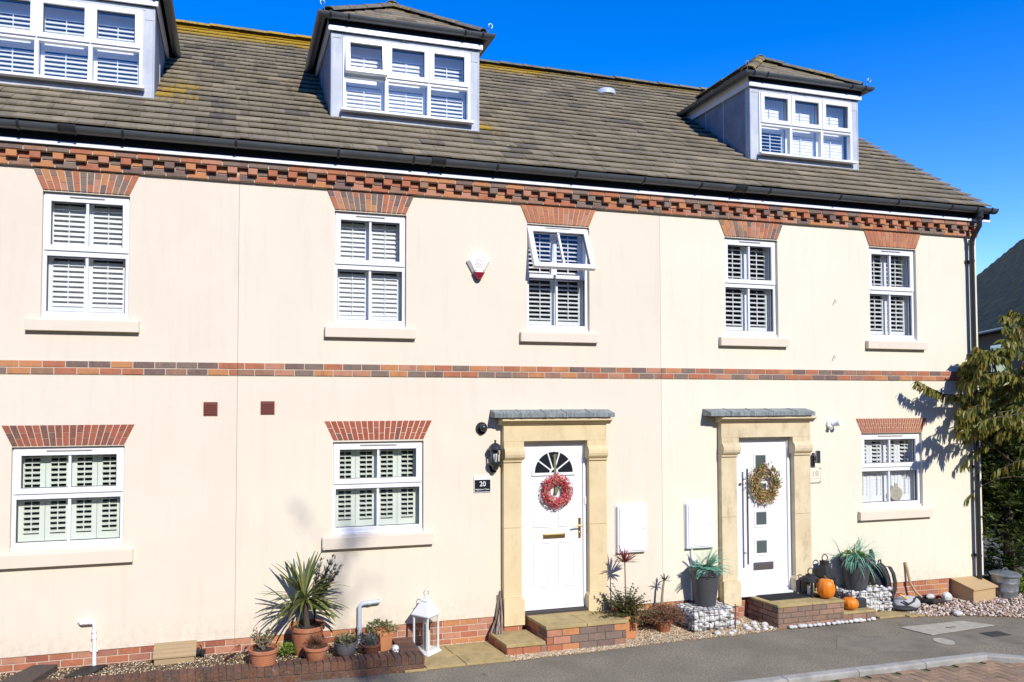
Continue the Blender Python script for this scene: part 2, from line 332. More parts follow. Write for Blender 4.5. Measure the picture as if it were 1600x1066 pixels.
t=NT('ink_dark'); t.fin((.05,.045,.04),.6)
t=NT('vent_red'); t.fin(t.mix(t.noise(30),(.20,.045,.032),(.13,.035,.027)),.75)
t=NT('candle'); t.fin((.72,.68,.52),.5)
t=NT('fabric_black'); t.fin(t.mix(t.noise(60),(.018,.019,.022),(.04,.042,.046)),.8,t.noise(200),.3,.002)
t=NT('fabric_grey'); t.fin(t.mix(t.noise(10,5),(.34,.34,.33),(.46,.455,.44)),.85,t.noise(90),.4,.005)
t=NT('yellow'); t.fin((.65,.40,.04),.6)
t=NT('ribbon'); t.fin(t.mix(t.noise(60),(.10,.13,.05),(.20,.21,.10)),.7)
t=NT('obscure_glass'); t.fin((.085,.11,.105),.12,spec=.7)
t=NT('slate'); t.fin((.045,.038,.034),.8)
t=NT('interior'); t.fin((.30,.31,.33),.9)
t=NT('interior_dark'); t.fin((.20,.21,.23),.9)
t=NT('far_brick'); t.fin(t.mix(t.noise(5,5),(.09,.05,.04),(.06,.04,.035)),.9)
t=NT('sign_wood'); t.fin((.50,.44,.32),.7)
# window glass: clear pane with fresnel reflection
t=NT('glass'); tr=t.n('ShaderNodeBsdfTransparent'); tr.inputs[0].default_value=(.96,.98,.98,1)
gl=t.n('ShaderNodeBsdfGlossy'); gl.inputs['Roughness'].default_value=.01
ge=t.n('ShaderNodeNewGeometry'); dt=t.n('ShaderNodeVectorMath',operation='DOT_PRODUCT'); t.l(ge.outputs['Incoming'],dt.inputs[0]); t.l(ge.outputs['Normal'],dt.inputs[1])
cs=t.math('ABSOLUTE',dt.outputs['Value']); om=t.math('POWER',t.math('SUBTRACT',1.0,cs),5.0); f2=t.math('ADD',t.math('MULTIPLY',om,.85),.13)
mx=t.n('ShaderNodeMixShader'); t.l(f2,mx.inputs[0]); t.l(tr.outputs[0],mx.inputs[1]); t.l(gl.outputs[0],mx.inputs[2]); t.l(mx.outputs[0],t.out.inputs[0])

# ------------------------------------------------------------------ world, sun, camera
SUN_AZ, SUN_EL = R(10), R(36)      # azimuth: towards +x from the -y direction
w=bpy.data.worlds.new('World'); S.world=w; w.use_nodes=True; nt=w.node_tree
bg=nt.nodes['Background']; sky=nt.nodes.new('ShaderNodeTexSky'); sky.sky_type='NISHITA'; sky.sun_disc=False
sky.sun_elevation=SUN_EL; sky.sun_rotation=math.pi-SUN_AZ; sky.air_density=1.0; sky.dust_density=0.0; sky.ozone_density=3.0; sky.altitude=50
hs=nt.nodes.new('ShaderNodeHueSaturation'); hs.inputs['Hue'].default_value=.520; hs.inputs['Saturation'].default_value=1.46; hs.inputs['Value'].default_value=1.0
nt.links.new(sky.outputs[0],hs.inputs['Color']); nt.links.new(hs.outputs[0],bg.inputs[0]); bg.inputs[1].default_value=.15
sd=bpy.data.lights.new('Sun','SUN'); sd.energy=3.05; sd.angle=R(.53); sd.color=(1,.955,.88)
so=bpy.data.objects.new('Sun',sd); COL.objects.link(so)
sdir=Vector((math.sin(SUN_AZ)*math.cos(SUN_EL),-math.cos(SUN_AZ)*math.cos(SUN_EL),math.sin(SUN_EL)))
so.rotation_euler=sdir.to_track_quat('Z','Y').to_euler(); so.location=(8,-20,15)
cd=bpy.data.cameras.new('Camera'); co=bpy.data.objects.new('Camera',cd); COL.objects.link(co); S.camera=co
cd.sensor_width=36; cd.lens=1175.22/1600*36; cd.shift_x=(800-700)/1600; cd.shift_y=(576.70-533)/1600; cd.clip_end=800; cd.clip_start=.05
rx_=Vector((.961592,-.274481,.000500)); dn=Vector((.010267,.034146,-.999364)); fw_=Vector((.274289,.960986,.035653))
co.matrix_world=Matrix(((rx_.x,-dn.x,-fw_.x,.7374),(rx_.y,-dn.y,-fw_.y,-8.6432),(rx_.z,-dn.z,-fw_.z,2.9546),(0,0,0,1)))
S.view_settings.view_transform='Standard'; S.view_settings.look='None'; S.view_settings.exposure=0.80; S.view_settings.gamma=1
S.render.resolution_x=1024; S.render.resolution_y=682

# ------------------------------------------------------------------ brick helpers
def brick_row(mb,x0,x1,z0,z1,yf,depth,off=0.0,pitch=.218,j=.010,mat=0,rr=None,c=.003):
    x=x0-off
    while x<x1-.02:
        a=max(x,x0); b=min(x+pitch-j,x1)
        if b-a>.02: mb.cbox(a,b,yf+U(-.0015,.0015),yf+depth,z0+j*.5,z1-j*.5,c,mat,(random.random() if rr is None else rr()))
        x+=pitch
def brick_wall(mb,x0,x1,z0,z1,yf,depth,n,mm=1,pitch=.218,mat=0):
    h=(z1-z0)/n
    for i in range(n): brick_row(mb,x0,x1,z0+i*h,z0+(i+1)*h,yf,depth,off=(pitch/2 if i%2 else 0)+.03,pitch=pitch,mat=mat)
    mb.box(x0+.001,x1-.001,yf+.006,yf+depth-.002,z0+.001,z1-.001,mm)
def splay_lintel(name,x0,x1,z0,z1,s,parent,mat,yf=-.004,n=None,mort='mortar'):
    mb=MB(); w=x1-x0; n=n or round(w/.060)
    def pt(t,k): # t across 0..1, k up 0..1
        bx=x0+w*t; tx=(x0-s)+(w+2*s)*t; return (bx+(tx-bx)*k, z0+(z1-z0)*k)
    for i in range(n):
        g=.0045/w
        t0,t1=i/n+g,(i+1)/n-g; cut=.36 if i%2 else .64
        for k0,k1 in ((0.0,cut-.015),(cut+.015,1.0)):
            p=[pt(t0,k0),pt(t1,k0),pt(t1,k1),pt(t0,k1)]
            mb.prism(p,yf,yf+.07,'y',0,random.random())
    p=[(x0+.003,z0+.002),(x1-.003,z0+.002),(x1+s-.004,z1-.002),(x0-s+.004,z1-.002)]
    mb.prism(p,yf+.005,yf+.068,'y',1)
    return mb.build(name,[mat,mort],parent)

# ------------------------------------------------------------------ windows
def shutter(x0,x1,z0,z1,y,parent,mat='shutter_white',tilt=28,pitch=.0515,rod=True,label=None,top=.05,bot=.08,st=.042):
    mb=MB(); d=.026
    mb.box(x0,x0+st,y,y+d,z0,z1); mb.box(x1-st,x1,y,y+d,z0,z1)
    mb.box(x0+st,x1-st,y+.001,y+d-.001,z0,z0+bot); mb.box(x0+st,x1-st,y+.001,y+d-.001,z1-top,z1)
    z=z0+bot+pitch*.5; cx=(x0+x1)/2
    while z<z1-top-pitch*.3:
        Mx=Matrix.Translation((0,y+d/2,z))@Matrix.Rotation(R(tilt),4,'X')
        mb.box(x0+st,x1-st,-.033,.033,-.0045,.0045,M=Mx); z+=pitch
    if rod: mb.box(cx-.005,cx+.005,y-.016,y-.006,z0+bot+.02,z1-top-.02)
    return mb.build('shutter',mat,parent,label=label)
def pane(x0,x1,z0,z1,y,parent,mat='glass',name='pane',tiltM=None):
    v=[(x0,y,z0),(x1,y,z0),(x1,y,z1),(x0,y,z1)]; v=v if tiltM is None else [tuple(tiltM@Vector(q)) for q in v]
    mb=MB(); mb.add(v,[(0,1,2,3)]); return mb.build(name,mat,parent)
def frame_ring(mb,x0,x1,z0,z1,y0,y1,t,tt=None,tb=None,M=None,mat=0):
    tt=tt or t; tb=tb or t
    mb.box(x0,x0+t,y0,y1,z0,z1,mat,M=M); mb.box(x1-t,x1,y0,y1,z0,z1,mat,M=M)
    mb.box(x0+t,x1-t,y0+.0005,y1-.0005,z0,z0+tb,mat,M=M); mb.box(x0+t,x1-t,y0+.0005,y1-.0005,z1-tt,z1,mat,M=M)
def window(parent,x0,x1,z0,z1,kind='upper',open_sash=False,pitch=.0545,tilt=28,tiltb=None,label=None,smat='shutter_white',lower_closed=False):
    """two-light window: opening sash on top, fixed light below, one glazing bar, shutters inside"""
    yf=.045; H=z1-z0
    mb=MB()
    zt=z0+(.695 if kind=='upper' else .55)    # transom centre
    frame_ring(mb,x0,x1,z0,z1,yf,yf+.07,.040,.035,.075)
    mb.box(x0+.04,x1-.04,yf+.001,yf+.069,zt-.032,zt+.022)
    mb.box(x0-.0,x1+.0,yf-.018,yf-.0005,z0-.004,z0+.028)          # drip nose
    cx=(x0+x1)/2
    gx=cx
    # lower bar + inner gasket lines
    frame_ring(mb,x0+.040,x1-.040,z0+.075,zt-.032,yf+.022,yf+.05,.006,mat=1)
    mb.box(gx-.014,gx+.014,yf+.016,yf+.052,z0+.0755,zt-.0325)
    o=mb.build('window',['upvc','upvc_gasket'],parent,bev=.003,label=label)
    # top sash
    sb=MB(); Mx=None
    zs0,zs1=zt+.024,z1-.006
    if open_sash:
        Mx=Matrix.Translation((0,yf-.01,zs1))@Matrix.Rotation(R(-24),4,'X')@Matrix.Translation((0,-(yf-.01),-zs1))
    fw=.062 if kind=='upper' else .070
    frame_ring(sb,x0+.012,x1-.012,zs0,zs1,yf-.014,yf+.045,fw,.085 if kind=='upper' else .085,.058,M=Mx)
    sb.box(gx-.013,gx+.013,yf+.000,yf+.038,zs0+.0585,zs1-.0855,M=Mx)
    frame_ring(sb,x0+.012+fw,x1-.012-fw,zs0+.058,zs1-.085,yf+.012,yf+.03,.006,mat=1,M=Mx)
    sb.box(cx-.17*(x1-x0)/.84,cx+.17*(x1-x0)/.84,yf-.026,yf-.0145,zs1-.040,zs1-.028,2,M=Mx)   # trickle vent
    sb.build('sash',['upvc','upvc_gasket','ink_grey'],o,bev=.003,label='top sash swung open' if open_sash else None)
    pane(x0+.012+fw,x1-.012-fw,zs0+.058,zs1-.085,yf+.02,o,tiltM=Mx)
    pane(x0+.04,x1-.04,z0+.075,zt-.032,yf+.034,o)
    # reveal lining / shutters
    ys=yf+.112; n=2 if kind=='upper' else 4
    a,b_=x0+.035,x1-.035; W=(b_-a)/n
    fz=MB(); frame_ring(fz,x0+.012,x1-.012,z0+.03,z1-.02,ys-.01,ys+.04,.024); fz.build('shutter_frame',smat,o)
    for i in range(n):
        p0,p1=a+i*W+.002,a+(i+1)*W-.002
        st=.042 if n==2 else .050
        shutter(p0,p1,zt+.012,z1-.045,ys,o,smat,tilt=tilt,top=.035,bot=.03,st=st,pitch=pitch)
        shutter(p0,p1,z0+.055,zt+.006,ys,o,smat,tilt=(tiltb if tiltb is not None else tilt),top=.045,bot=.085,st=st,pitch=(.050 if tiltb else pitch))
    # stone sill
    return o
def sill(parent,x0,x1,z0,z1,proj=.058):
    mb=MB(); mb.prism([(-proj,z0),(.05,z0),(.05,z1+.012),(-proj,z1-.008)],x0,x1,'x')
    return mb.build('window_sill','sill_paint',parent,bev=.004)
def room(mb,x0,x1,z0,z1,y0,y1,mat):
    # open-fronted dark box behind an opening
    v=[(x0,y0,z0),(x1,y0,z0),(x1,y0,z1),(x0,y0,z1),(x0,y1,z0),(x1,y1,z0),(x1,y1,z1),(x0,y1,z1)]
    mb.add(v,[(4,5,6,7),(0,1,5,4),(3,7,6,2),(0,4,7,3),(1,2,6,5)],mat)
def facade(x0,x1,z0,z1,ops,mat,parent,name='wall'):
    """wall with openings; ops=[(x0,x1,z0,z1)], front at y=0, 0.30 thick"""
    mb=MB(); xs=sorted({x0,x1,*[o[0] for o in ops],*[o[1] for o in ops]}); zs=sorted({z0,z1,*[o[2] for o in ops],*[o[3] for o in ops]})
    def inside(x,z): return any(o[0]<x<o[1] and o[2]<z<o[3] for o in ops)
    for i in range(len(xs)-1):
        for j in range(len(zs)-1):
            a,b_,c_,d=xs[i],xs[i+1],zs[j],zs[j+1]
            if inside((a+b_)/2,(c_+d)/2): continue
            mb.add([(a,0,c_),(b_,0,c_),(b_,0,d),(a,0,d)],[(0,1,2,3)],0)
            mb.add([(a,.3,c_),(b_,.3,c_),(b_,.3,d),(a,.3,d)],[(3,2,1,0)],1)
    for (a,b_,c_,d) in ops:
        v=[(a,0,c_),(b_,0,c_),(b_,0,d),(a,0,d),(a,.3,c_),(b_,.3,c_),(b_,.3,d),(a,.3,d)]
        mb.add(v,[(0,4,5,1),(3,2,6,7),(0,3,7,4),(1,5,6,2)],0)
        room(mb,a-.5,b_+.5,c_-.4,d+.2,.301,1.5,1)
        # return of the room front
        for q in ((a-.5,a,c_-.4,d+.2),(b_,b_+.5,c_-.4,d+.2),(a,b_,c_-.4,c_),(a,b_,d,d+.2)):
            mb.add([(q[0],.301,q[2]),(q[1],.301,q[2]),(q[1],.301,q[3]),(q[0],.301,q[3])],[(0,1,2,3)],1)
    # outer ends, top
    mb.add([(x0,0,z0),(x0,0,z1),(x0,.3,z1),(x0,.3,z0)],[(0,3,2,1)],0)
    mb.add([(x1,0,z0),(x1,0,z1),(x1,.3,z1),(x1,.3,z0)],[(0,1,2,3)],0)
    mb.add([(x0,0,z0),(x1,0,z0),(x1,.3,z0),(x0,.3,z0)],[(0,3,2,1)],0)
    return mb.build(name,[mat,'interior_dark'],parent)

# ------------------------------------------------------------------ roof helpers
PITCH=R(37.5); TP=math.tan(PITCH); EY,EZ=-.17,5.755
def rz(y): return EZ+TP*(y-EY)
RIDGE_Y=3.78; RIDGE_Z=rz(RIDGE_Y)
DORMERS=[(-2.14,-.19),(1.868,3.820),(8.015,9.978)]
FY=.66                                   # dormer front plane
def slope_tiles(mb,O,ux,uy,length,width,clip,gauge=.205,tw=.29,th=.017,lich=None,skip=None,seed=0,lift=.046):
    """rows of plain tiles up a slope. O origin (eaves, left), ux along the eaves, uy up the slope, clip(v)->(lo,hi)"""
    rg=random.Random(seed); O=Vector(O);ux=Vector(ux).normalized();uy=Vector(uy).normalized();n=ux.cross(uy).normalized()
    rows=int(math.ceil(length/gauge))
    for i in range(rows):
        v0=i*gauge; v1=min(v0+gauge*1.22,length); lo,hi=clip(v0+gauge*.5)
        off=(tw/2 if i%2 else 0)+.012*math.sin(i*12.9); x=math.floor((lo-off)/tw)*tw+off
        while x<hi:
            a=max(x+.0015,lo); b_=min(x+tw-.0015,hi); x+=tw
            if b_-a<.004: continue
            cx=(a+b_)/2; pc=O+ux*cx+uy*(v0+gauge*.5)
            if skip and skip(pc): continue
            l=lift+rg.uniform(-.003,.004); e=rg.uniform(-.004,.004)
            def P(uu,vv,hh): return O+ux*uu+uy*vv+n*hh
            j0,j1=rg.uniform(-.0025,.0025),rg.uniform(-.0025,.0025)
            v=[P(a,v0+e,l-th+j0),P(b_,v0+e,l-th+j1),P(b_,v1,-.004),P(a,v1,-.004),P(a,v0+e+.004,l+j0),P(b_,v0+e+.004,l+j1),P(b_,v1,th-.006),P(a,v1,th-.006)]
            mb.add(v,[(0,3,2,1),(4,5,6,7),(0,1,5,4),(1,2,6,5),(2,3,7,6),(3,0,4,7)],0,rg.random(),lich(pc) if lich else 0)
def roof_lich(p):
    v=0
    d=(RIDGE_Y-p.y)/math.cos(PITCH); 
    fade=1.0 if p.x<4.5 else (.75 if p.x<6 else .45)
    v=max(v,fade*(1.15-d/.75)) if d<.8 else v
    # patches beside dormer feet
    for (px,py,r_,s_) in ((-.05,.95,.26,.80),(.05,1.2,.20,.75),(3.95,.88,.22,.75),(1.72,1.55,.16,.6),(7.80,1.85,.20,.5),(7.88,1.5,.18,.5)):
        if r_>0:
            q=math.hypot(p.x-px,(p.y-py)); 
            if q<r_: v=max(v,s_*(1-.5*q/r_))
    return v
def roof_skip(p):
    for (a,b_) in DORMERS:
        if a+.10<p.x<b_-.10 and FY+.25<p.y<2.0: return True
    return False
def half_cap(mb,p0,p1,rad,up,n=7,mat=0,rnd=None,lich=0,th=.014):
    """a half-round ridge or hip tile between p0 and p1"""
    p0,p1=Vector(p0),Vector(p1); t=(p1-p0).normalized(); up=Vector(up); up=(up-t*up.dot(t)).normalized(); s_=t.cross(up)
    vs=[]
    for p,rr in ((p0,rad*1.06),(p1,rad*.95)):
        for r_ in (rr,rr-th):
            for k in range(n+1):
                an=math.pi*k/n*.9+math.pi*.05; vs.append(p+s_*math.cos(an)*r_+up*(math.sin(an)*r_*.72-rad*.30))
    m_=n+1; fs=[]
    for k in range(n):
        fs+= [(k,k+1,2*m_+k+1,2*m_+k),(m_+k+1,m_+k,3*m_+k,3*m_+k+1),(k+1,k,m_+k,m_+k+1),(2*m_+k,2*m_+k+1,3*m_+k+1,3*m_+k)]
    mb.add(vs,fs,mat,rnd,lich)
def cap_line(mb,p0,p1,rad,L=.42,up=(0,0,1),lich=None,mat=0):
    p0,p1=Vector(p0),Vector(p1); D=(p1-p0).length; n=max(1,round(D/L)); d=(p1-p0)/n
    for i in range(n):
        a=p0+d*i; b_=p0+d*(i+1.04); j=Vector((0,0,U(-.006,.006)))
        half_cap(mb,a+j,b_+j,rad,up,mat=mat,rnd=random.random(),lich=(lich(a) if lich else 0))
def gutter(parent,path,rad=.062,name='gutter',brackets=None,unions=None,mat='gutter_plastic'):
    """half-round gutter with real thickness following a polyline (x or y runs)"""
    mb=MB(); pts=[Vector(p) for p in path]; n=12; rings=[]
    for i,p in enumerate(pts):
        d0=(p-pts[i-1]).normalized() if i>0 else (pts[1]-p).normalized()
        d1=(pts[i+1]-p).normalized() if i<len(pts)-1 else d0
        t=(d0+d1).normalized(); s_=t.cross(Vector((0,0,1))).normalized()/max(.3,t.dot(d0))
        ring=[]
        for rr in (rad,rad-.004):
            for k in range(n+1):
                an=math.pi*k/n; ring.append(p+s_*math.cos(an)*rr-Vector((0,0,1))*math.sin(an)*rr)
        rings.append(ring)
    vs=[q for r_ in rings for q in r_]; m_=n+1; fs=[]
    for i in range(len(rings)-1):
        o0=i*2*m_; o1=(i+1)*2*m_
        for k in range(n): fs+= [(o0+k,o0+k+1,o1+k+1,o1+k),(o0+m_+k+1,o0+m_+k,o1+m_+k,o1+m_+k+1)]
        fs+= [(o0,o1,o1+m_,o0+m_),(o0+n,o0+m_+n,o1+m_+n,o1+n)]
    fs.append(tuple(range(m_))); e=(len(rings)-1)*2*m_; fs.append(tuple(reversed([e+k for k in range(m_)])))
    mb.add(vs,fs)
    # rolled lip at both edges
    def collar(pc,t,w,ex,back=True):
        t=Vector(t).normalized(); s_=t.cross(Vector((0,0,1))).normalized(); V=[]
        for q in (pc-t*w/2,pc+t*w/2):
            for rr in (rad+ex,rad-.001):
                for k in range(n+1):
                    an=math.pi*(k/n*1.06-.03); V.append(q+s_*math.cos(an)*rr-Vector((0,0,1))*math.sin(an)*rr)
        F_=[]
        for k in range(n): F_+= [(k,k+1,2*m_+k+1,2*m_+k),(k+1,k,m_+k,m_+k+1),(2*m_+k,2*m_+k+1,3*m_+k+1,3*m_+k)]
        F_+=[(0,2*m_,3*m_,m_),(n,m_+n,3*m_+n,2*m_+n)]
        mb.add(V,F_,1)
    for (p,t,kind) in (brackets or []):
        p=Vector(p)
        if kind=='u': collar(p,t,.13,.006); collar(p-Vector(t)*.075,t,.018,.013); collar(p+Vector(t)*.075,t,.018,.013)
        else: collar(p,t,.024,.009)
    return mb.build(name,[mat,'black_plastic'],parent,smooth=True)

def dormer(parent,xa,xb,label=None,lower_first_open=False,closed=False,gname=''):
    zb,zt=rz(FY)-.01,7.515; cx=(xa+xb)/2
    wx0,wx1,wz0,wz1=xa+.150,xb-.130,6.525,7.455
    mb=MB()
    # lead-clad front, built round the window opening, thick corner rolls
    for (a,b_,c_,d) in ((xa,wx0,zb,zt),(wx1,xb,zb,zt),(wx0,wx1,zb,wz0),(wx0,wx1,wz1,zt)):
        mb.box(a,b_,FY,FY+.10,c_,d)
    for xx in (xa+.012,xb-.012): mb.tube([(xx,FY+.004,zb),(xx,FY+.004,zt)],.013,8)
    # welts, laps
    mb.box(xa,wx0-.02,FY-.006,FY+.01,wz1-.01,zt-.015); mb.box(wx1+.02,xb,FY-.005,FY+.01,zt-.16,zt-.01)
    mb.box(wx0-.03,cx-.1,FY-.004,FY+.01,wz1+.012,zt-.006); mb.box(cx+.02,wx1+.02,FY-.005,FY+.01,wz1+.010,zt-.006)
    mb.box(wx0-.02,cx+.25,FY-.012,FY+.01,zb-.004,zb+.095); mb.box(cx+.253,wx1+.03,FY-.010,FY+.01,zb-.006,zb+.098)
    # cheeks (triangular, lead)
    yb=EY+(zt+.06-EZ)/TP
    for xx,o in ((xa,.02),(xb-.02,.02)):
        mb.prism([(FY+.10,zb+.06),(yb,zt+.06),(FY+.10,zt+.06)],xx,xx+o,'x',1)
    for k in (.5,.95):   # standing welts on the cheeks
        y_=FY+.1+k
        if y_<yb-.1:
            for xx in (xa-.006,xb-.006): mb.box(xx,xx+.012,y_,y_+.02,rz(y_),zt+.04)
    # apron flashing on the tiles
    n_=Vector((0,-math.sin(PITCH),math.cos(PITCH)))
    o=mb.build('dormer',['lead','lead_shaded'],parent,label=label)
    rm=MB(); room(rm,wx0-.05,wx1+.05,6.42,7.62,FY+.101,1.95,0)
    for q in ((wx0-.05,wx0,6.42,7.62),(wx1,wx1+.05,6.42,7.62),(wx0,wx1,6.42,wz0),(wx0,wx1,wz1,7.62)):
        rm.add([(q[0],FY+.101,q[2]),(q[1],FY+.101,q[2]),(q[1],FY+.101,q[3]),(q[0],FY+.101,q[3])],[(0,1,2,3)],0)
    rm.build('dormer_room','interior_dark',o)
    # window: 3 x 2 lights
    W=wx1-wx0; zm=wz0+.49*(wz1-wz0); f=MB(); yf=FY-.02
    frame_ring(f,wx0,wx1,wz0,wz1,yf,yf+.07,.036,.03,.04)
    for k in (1,2): f.box(wx0+W*k/3-.022,wx0+W*k/3+.022,yf+.001,yf+.069,wz0+.04,wz1-.03)
    f.box(wx0+.036,wx1-.036,yf+.002,yf+.068,zm-.024,zm+.024)
    f.box(wx0-.03,wx1+.03,yf-.075,yf-.001,wz0-.02,wz0+.012)
    f.build('window_frame',['upvc'],o,bev=.003)
    for k in range(3):
        a=wx0+W*k/3+.005+(.02 if k==0 else 0); b_=wx0+W*(k+1)/3-.005-(.02 if k==2 else 0)
        Mx=None
        if k==0 and lower_first_open:
            Mx=Matrix.Translation((0,yf-.01,wz1-.01))@Matrix.Rotation(R(-9),4,'X')@Matrix.Translation((0,-(yf-.01),-(wz1-.01)))
        sb=MB(); frame_ring(sb,a,b_,zm+.012,wz1-.006,yf-.016,yf+.04,.060,M=Mx); frame_ring(sb,a+.06,b_-.06,zm+.072,wz1-.066,yf+.010,yf+.03,.006,mat=1,M=Mx)
        sb.build('sash',['upvc','upvc_gasket'],o,bev=.003,label='casement propped slightly open' if Mx is not None else None)
        pane(a+.06,b_-.06,zm+.072,wz1-.066,yf+.02,o,tiltM=Mx)
        a2=wx0+W*k/3+(.036 if k==0 else .022); b2=wx0+W*(k+1)/3-(.036 if k==2 else .022)
        pane(a2,b2,wz0+.04,zm-.024,yf+.03,o)
        ti=28
        if closed: ti=82
        elif lower_first_open: ti=(62,62,50)[k]
        else: ti=44
        ya=FY+.125
        shutter(a2-.01,b2+.01,zm+.02,wz1-.04,ya,o,tilt=ti,top=.125,bot=.02,st=.042)
        shutter(a2-.01,b2+.01,wz0+.03,zm+.012,ya,o,tilt=(20 if closed and k==0 else ti),top=.085,bot=.03,st=.042)
    # fascia boards, soffit
    ov=.215; ex=.17
    fz0,fz1=zt+.001,zt+.175
    fb=MB(); fb.box(xa-.035,xb+.035,FY-.045,FY-.022,fz0,fz0+.062); fb.box(xa-.034,xb+.034,FY-.042,FY-.022,fz0+.0625,fz1-.02,1)  # upper strip black: the shaded gap behind the gutter put into the colour
    for xx in (xa-.035,xb+.010): fb.prism([(FY-.021,fz0),(EY+(fz0-EZ)/TP,fz0),(EY+(fz1-.02-EZ)/TP,fz1-.02),(FY-.021,fz1-.02)],xx,xx+.025,'x')
    fb.build('fascia',['upvc','soffit'],o)
    # roof: hipped front, ridge running back into the main roof
    ze=7.700; ex0,ex1=xa-.085,xb+.085; ey=FY-.065; half=(ex1-ex0)/2; ph=R(35); tp=math.tan(ph)
    za=ze+half*tp; ya=ey+half
    sl=half/math.cos(ph)
    tb=MB(); sd_=int(xa*10)+50
    lf=lambda p: (.45 if p.z>za-.18 else .22)
    hy=lambda z: EY+(z-EZ)/TP
    slope_tiles(tb,(ex0,ey,ze),(1,0,0),(0,math.cos(ph),math.sin(ph)),sl,ex1-ex0,lambda v:(v*math.cos(ph),ex1-ex0-v*math.cos(ph)),gauge=.20,tw=.27,th=.016,seed=sd_,lich=lf,lift=.022)
    # side slopes: left (faces -x) and right (faces +x)
    Ls=hy(za)+.3-ey
    def sideclip(v): return (v*math.cos(ph), hy(ze+v*math.sin(ph))+.10-ey)
    slope_tiles(tb,(ex1,ey,ze),(0,1,0),(-math.cos(ph),0,math.sin(ph)),sl,Ls,sideclip,gauge=.20,tw=.27,th=.016,seed=sd_+1,lift=.022)
    def sideclip2(v): lo,hi=sideclip(v); return (-hi,-lo)
    slope_tiles(tb,(ex0,ey,ze),(0,-1,0),(math.cos(ph),0,math.sin(ph)),sl,Ls,sideclip2,gauge=.20,tw=.27,th=.016,seed=sd_+2,lift=.022)
    # solid deck under the tiles
    Rf=[(ex0,ey,ze-.012),(ex1,ey,ze-.012),((ex0+ex1)/2,ya,za-.012),((ex0+ex1)/2,hy(za)+.1,za-.012),(ex1,hy(ze)+.05,ze-.012),(ex0,hy(ze)+.05,ze-.012)]
    tb.add(Rf,[(0,1,2),(1,4,3,2),(0,2,3,5),(0,5,4,1),(3,4,5)],1)
    tb.build('dormer_roof',['roof_tile','soffit'],o)
    cb=MB(); cl=lambda p:.1+.5*random.random()**2
    cap_line(cb,(ex0+.03,ey+.03,ze+.055),((ex0+ex1)/2,ya,za+.045),.10,lich=cl); cap_line(cb,(ex1-.03,ey+.03,ze+.055),((ex0+ex1)/2,ya,za+.045),.10,lich=cl)
    cap_line(cb,((ex0+ex1)/2,ya-.05,za+.05),((ex0+ex1)/2,hy(za)+.1,za+.05),.10,lich=cl)
    cb.build('hip_tiles','ridge_tile',o)
    for sx,xx in ((-1,ex0),(1,ex1)):      # galvanised hip irons curling up at the two front corners
        hk=MB()
        pts=[(xx+sx*.0,ey-.01,ze+.02),(xx+sx*.02,ey-.03,ze+.07)]+[(xx+sx*(.035+.028*math.cos(q)),ey-.045,ze+.11+.032*math.sin(q)) for q in np.linspace(3.6,-1.2,8)]
        hk.tube(pts,.006,6); hk.build('hip_iron','galv',o)
    sb=MB(); sb.box(ex0+.01,ex1-.01,ey+.004,FY-.046,fz1-.002,fz1+.012)
    for (p,q) in ((ex0+.01,xa-.036),(xb+.036,ex1-.01)): sb.box(p,q,FY-.045,hy(fz1),fz1-.002,fz1+.012)
    sb.build('soffit','soffit',o)
    gz=ze-.012; gx0,gx1,gy=ex0-.040,ex1+.040,ey-.040
    yb2=hy(gz)-.02
    br=[((gx0+.33,gy,gz),(1,0,0),'b'),((gx1-.36,gy,gz),(1,0,0),'b'),((gx0+.10,gy,gz),(1,0,0),'b'),((gx1-.12,gy,gz),(1,0,0),'b')]
    gutter(o,[(gx0,yb2,gz),(gx0,gy,gz),(gx1,gy,gz),(gx1,yb2,gz)],.058,brackets=br)
    return o

# ------------------------------------------------------------------ the terrace: three houses
ZR=5.342          # render top / cornice bottom
def cornice(parent,x0,x1):
    mb=MB(); h=.0735; z=5.334
    brick_row(mb,x0,x1,z,z+h,-.040,.12,off=.05)
    # dentil course: projecting headers between set-back bricks
    x=x0-((x0)%.218)
    k=0
    while x<x1:
        a,b_=max(x,x0),min(x+.109-.008,x1)
        if b_-a>.03: mb.cbox(a,b_,-.094+U(-.002,.002),.06,z+h+.004,z+2*h-.003,.003,0)
        a,b_=max(x+.109,x0),min(x+.218-.008,x1)
        if b_-a>.03: mb.cbox(a,b_,-.043,.06,z+h+.005,z+2*h-.005,.003,0)
        x+=.218
    brick_row(mb,x0,x1,z+2*h,z+3*h,-.103,.16,off=.12)
    mb.box(x0+.001,x1-.001,-.032,.07,z+.003,z+2*h-.002,1); mb.box(x0+.001,x1-.001,-.095,.07,z+2*h+.003,z+3*h-.004,1)
    return mb.build('cornice',['brick_mixed','mortar'],parent)
def string_course(parent,x0,x1):
    mb=MB(); brick_wall(mb,x0,x1,3.175,3.321,-.013,.06,2); return mb.build('string_course',['brick_mixed','mortar'],parent)
def plinth(parent,segs):
    mb=MB()
    for x0,x1 in segs: brick_wall(mb,x0,x1,-.065,.300,.012,.10,5)
    return mb.build('plinth',['brick_red','mortar'],parent)
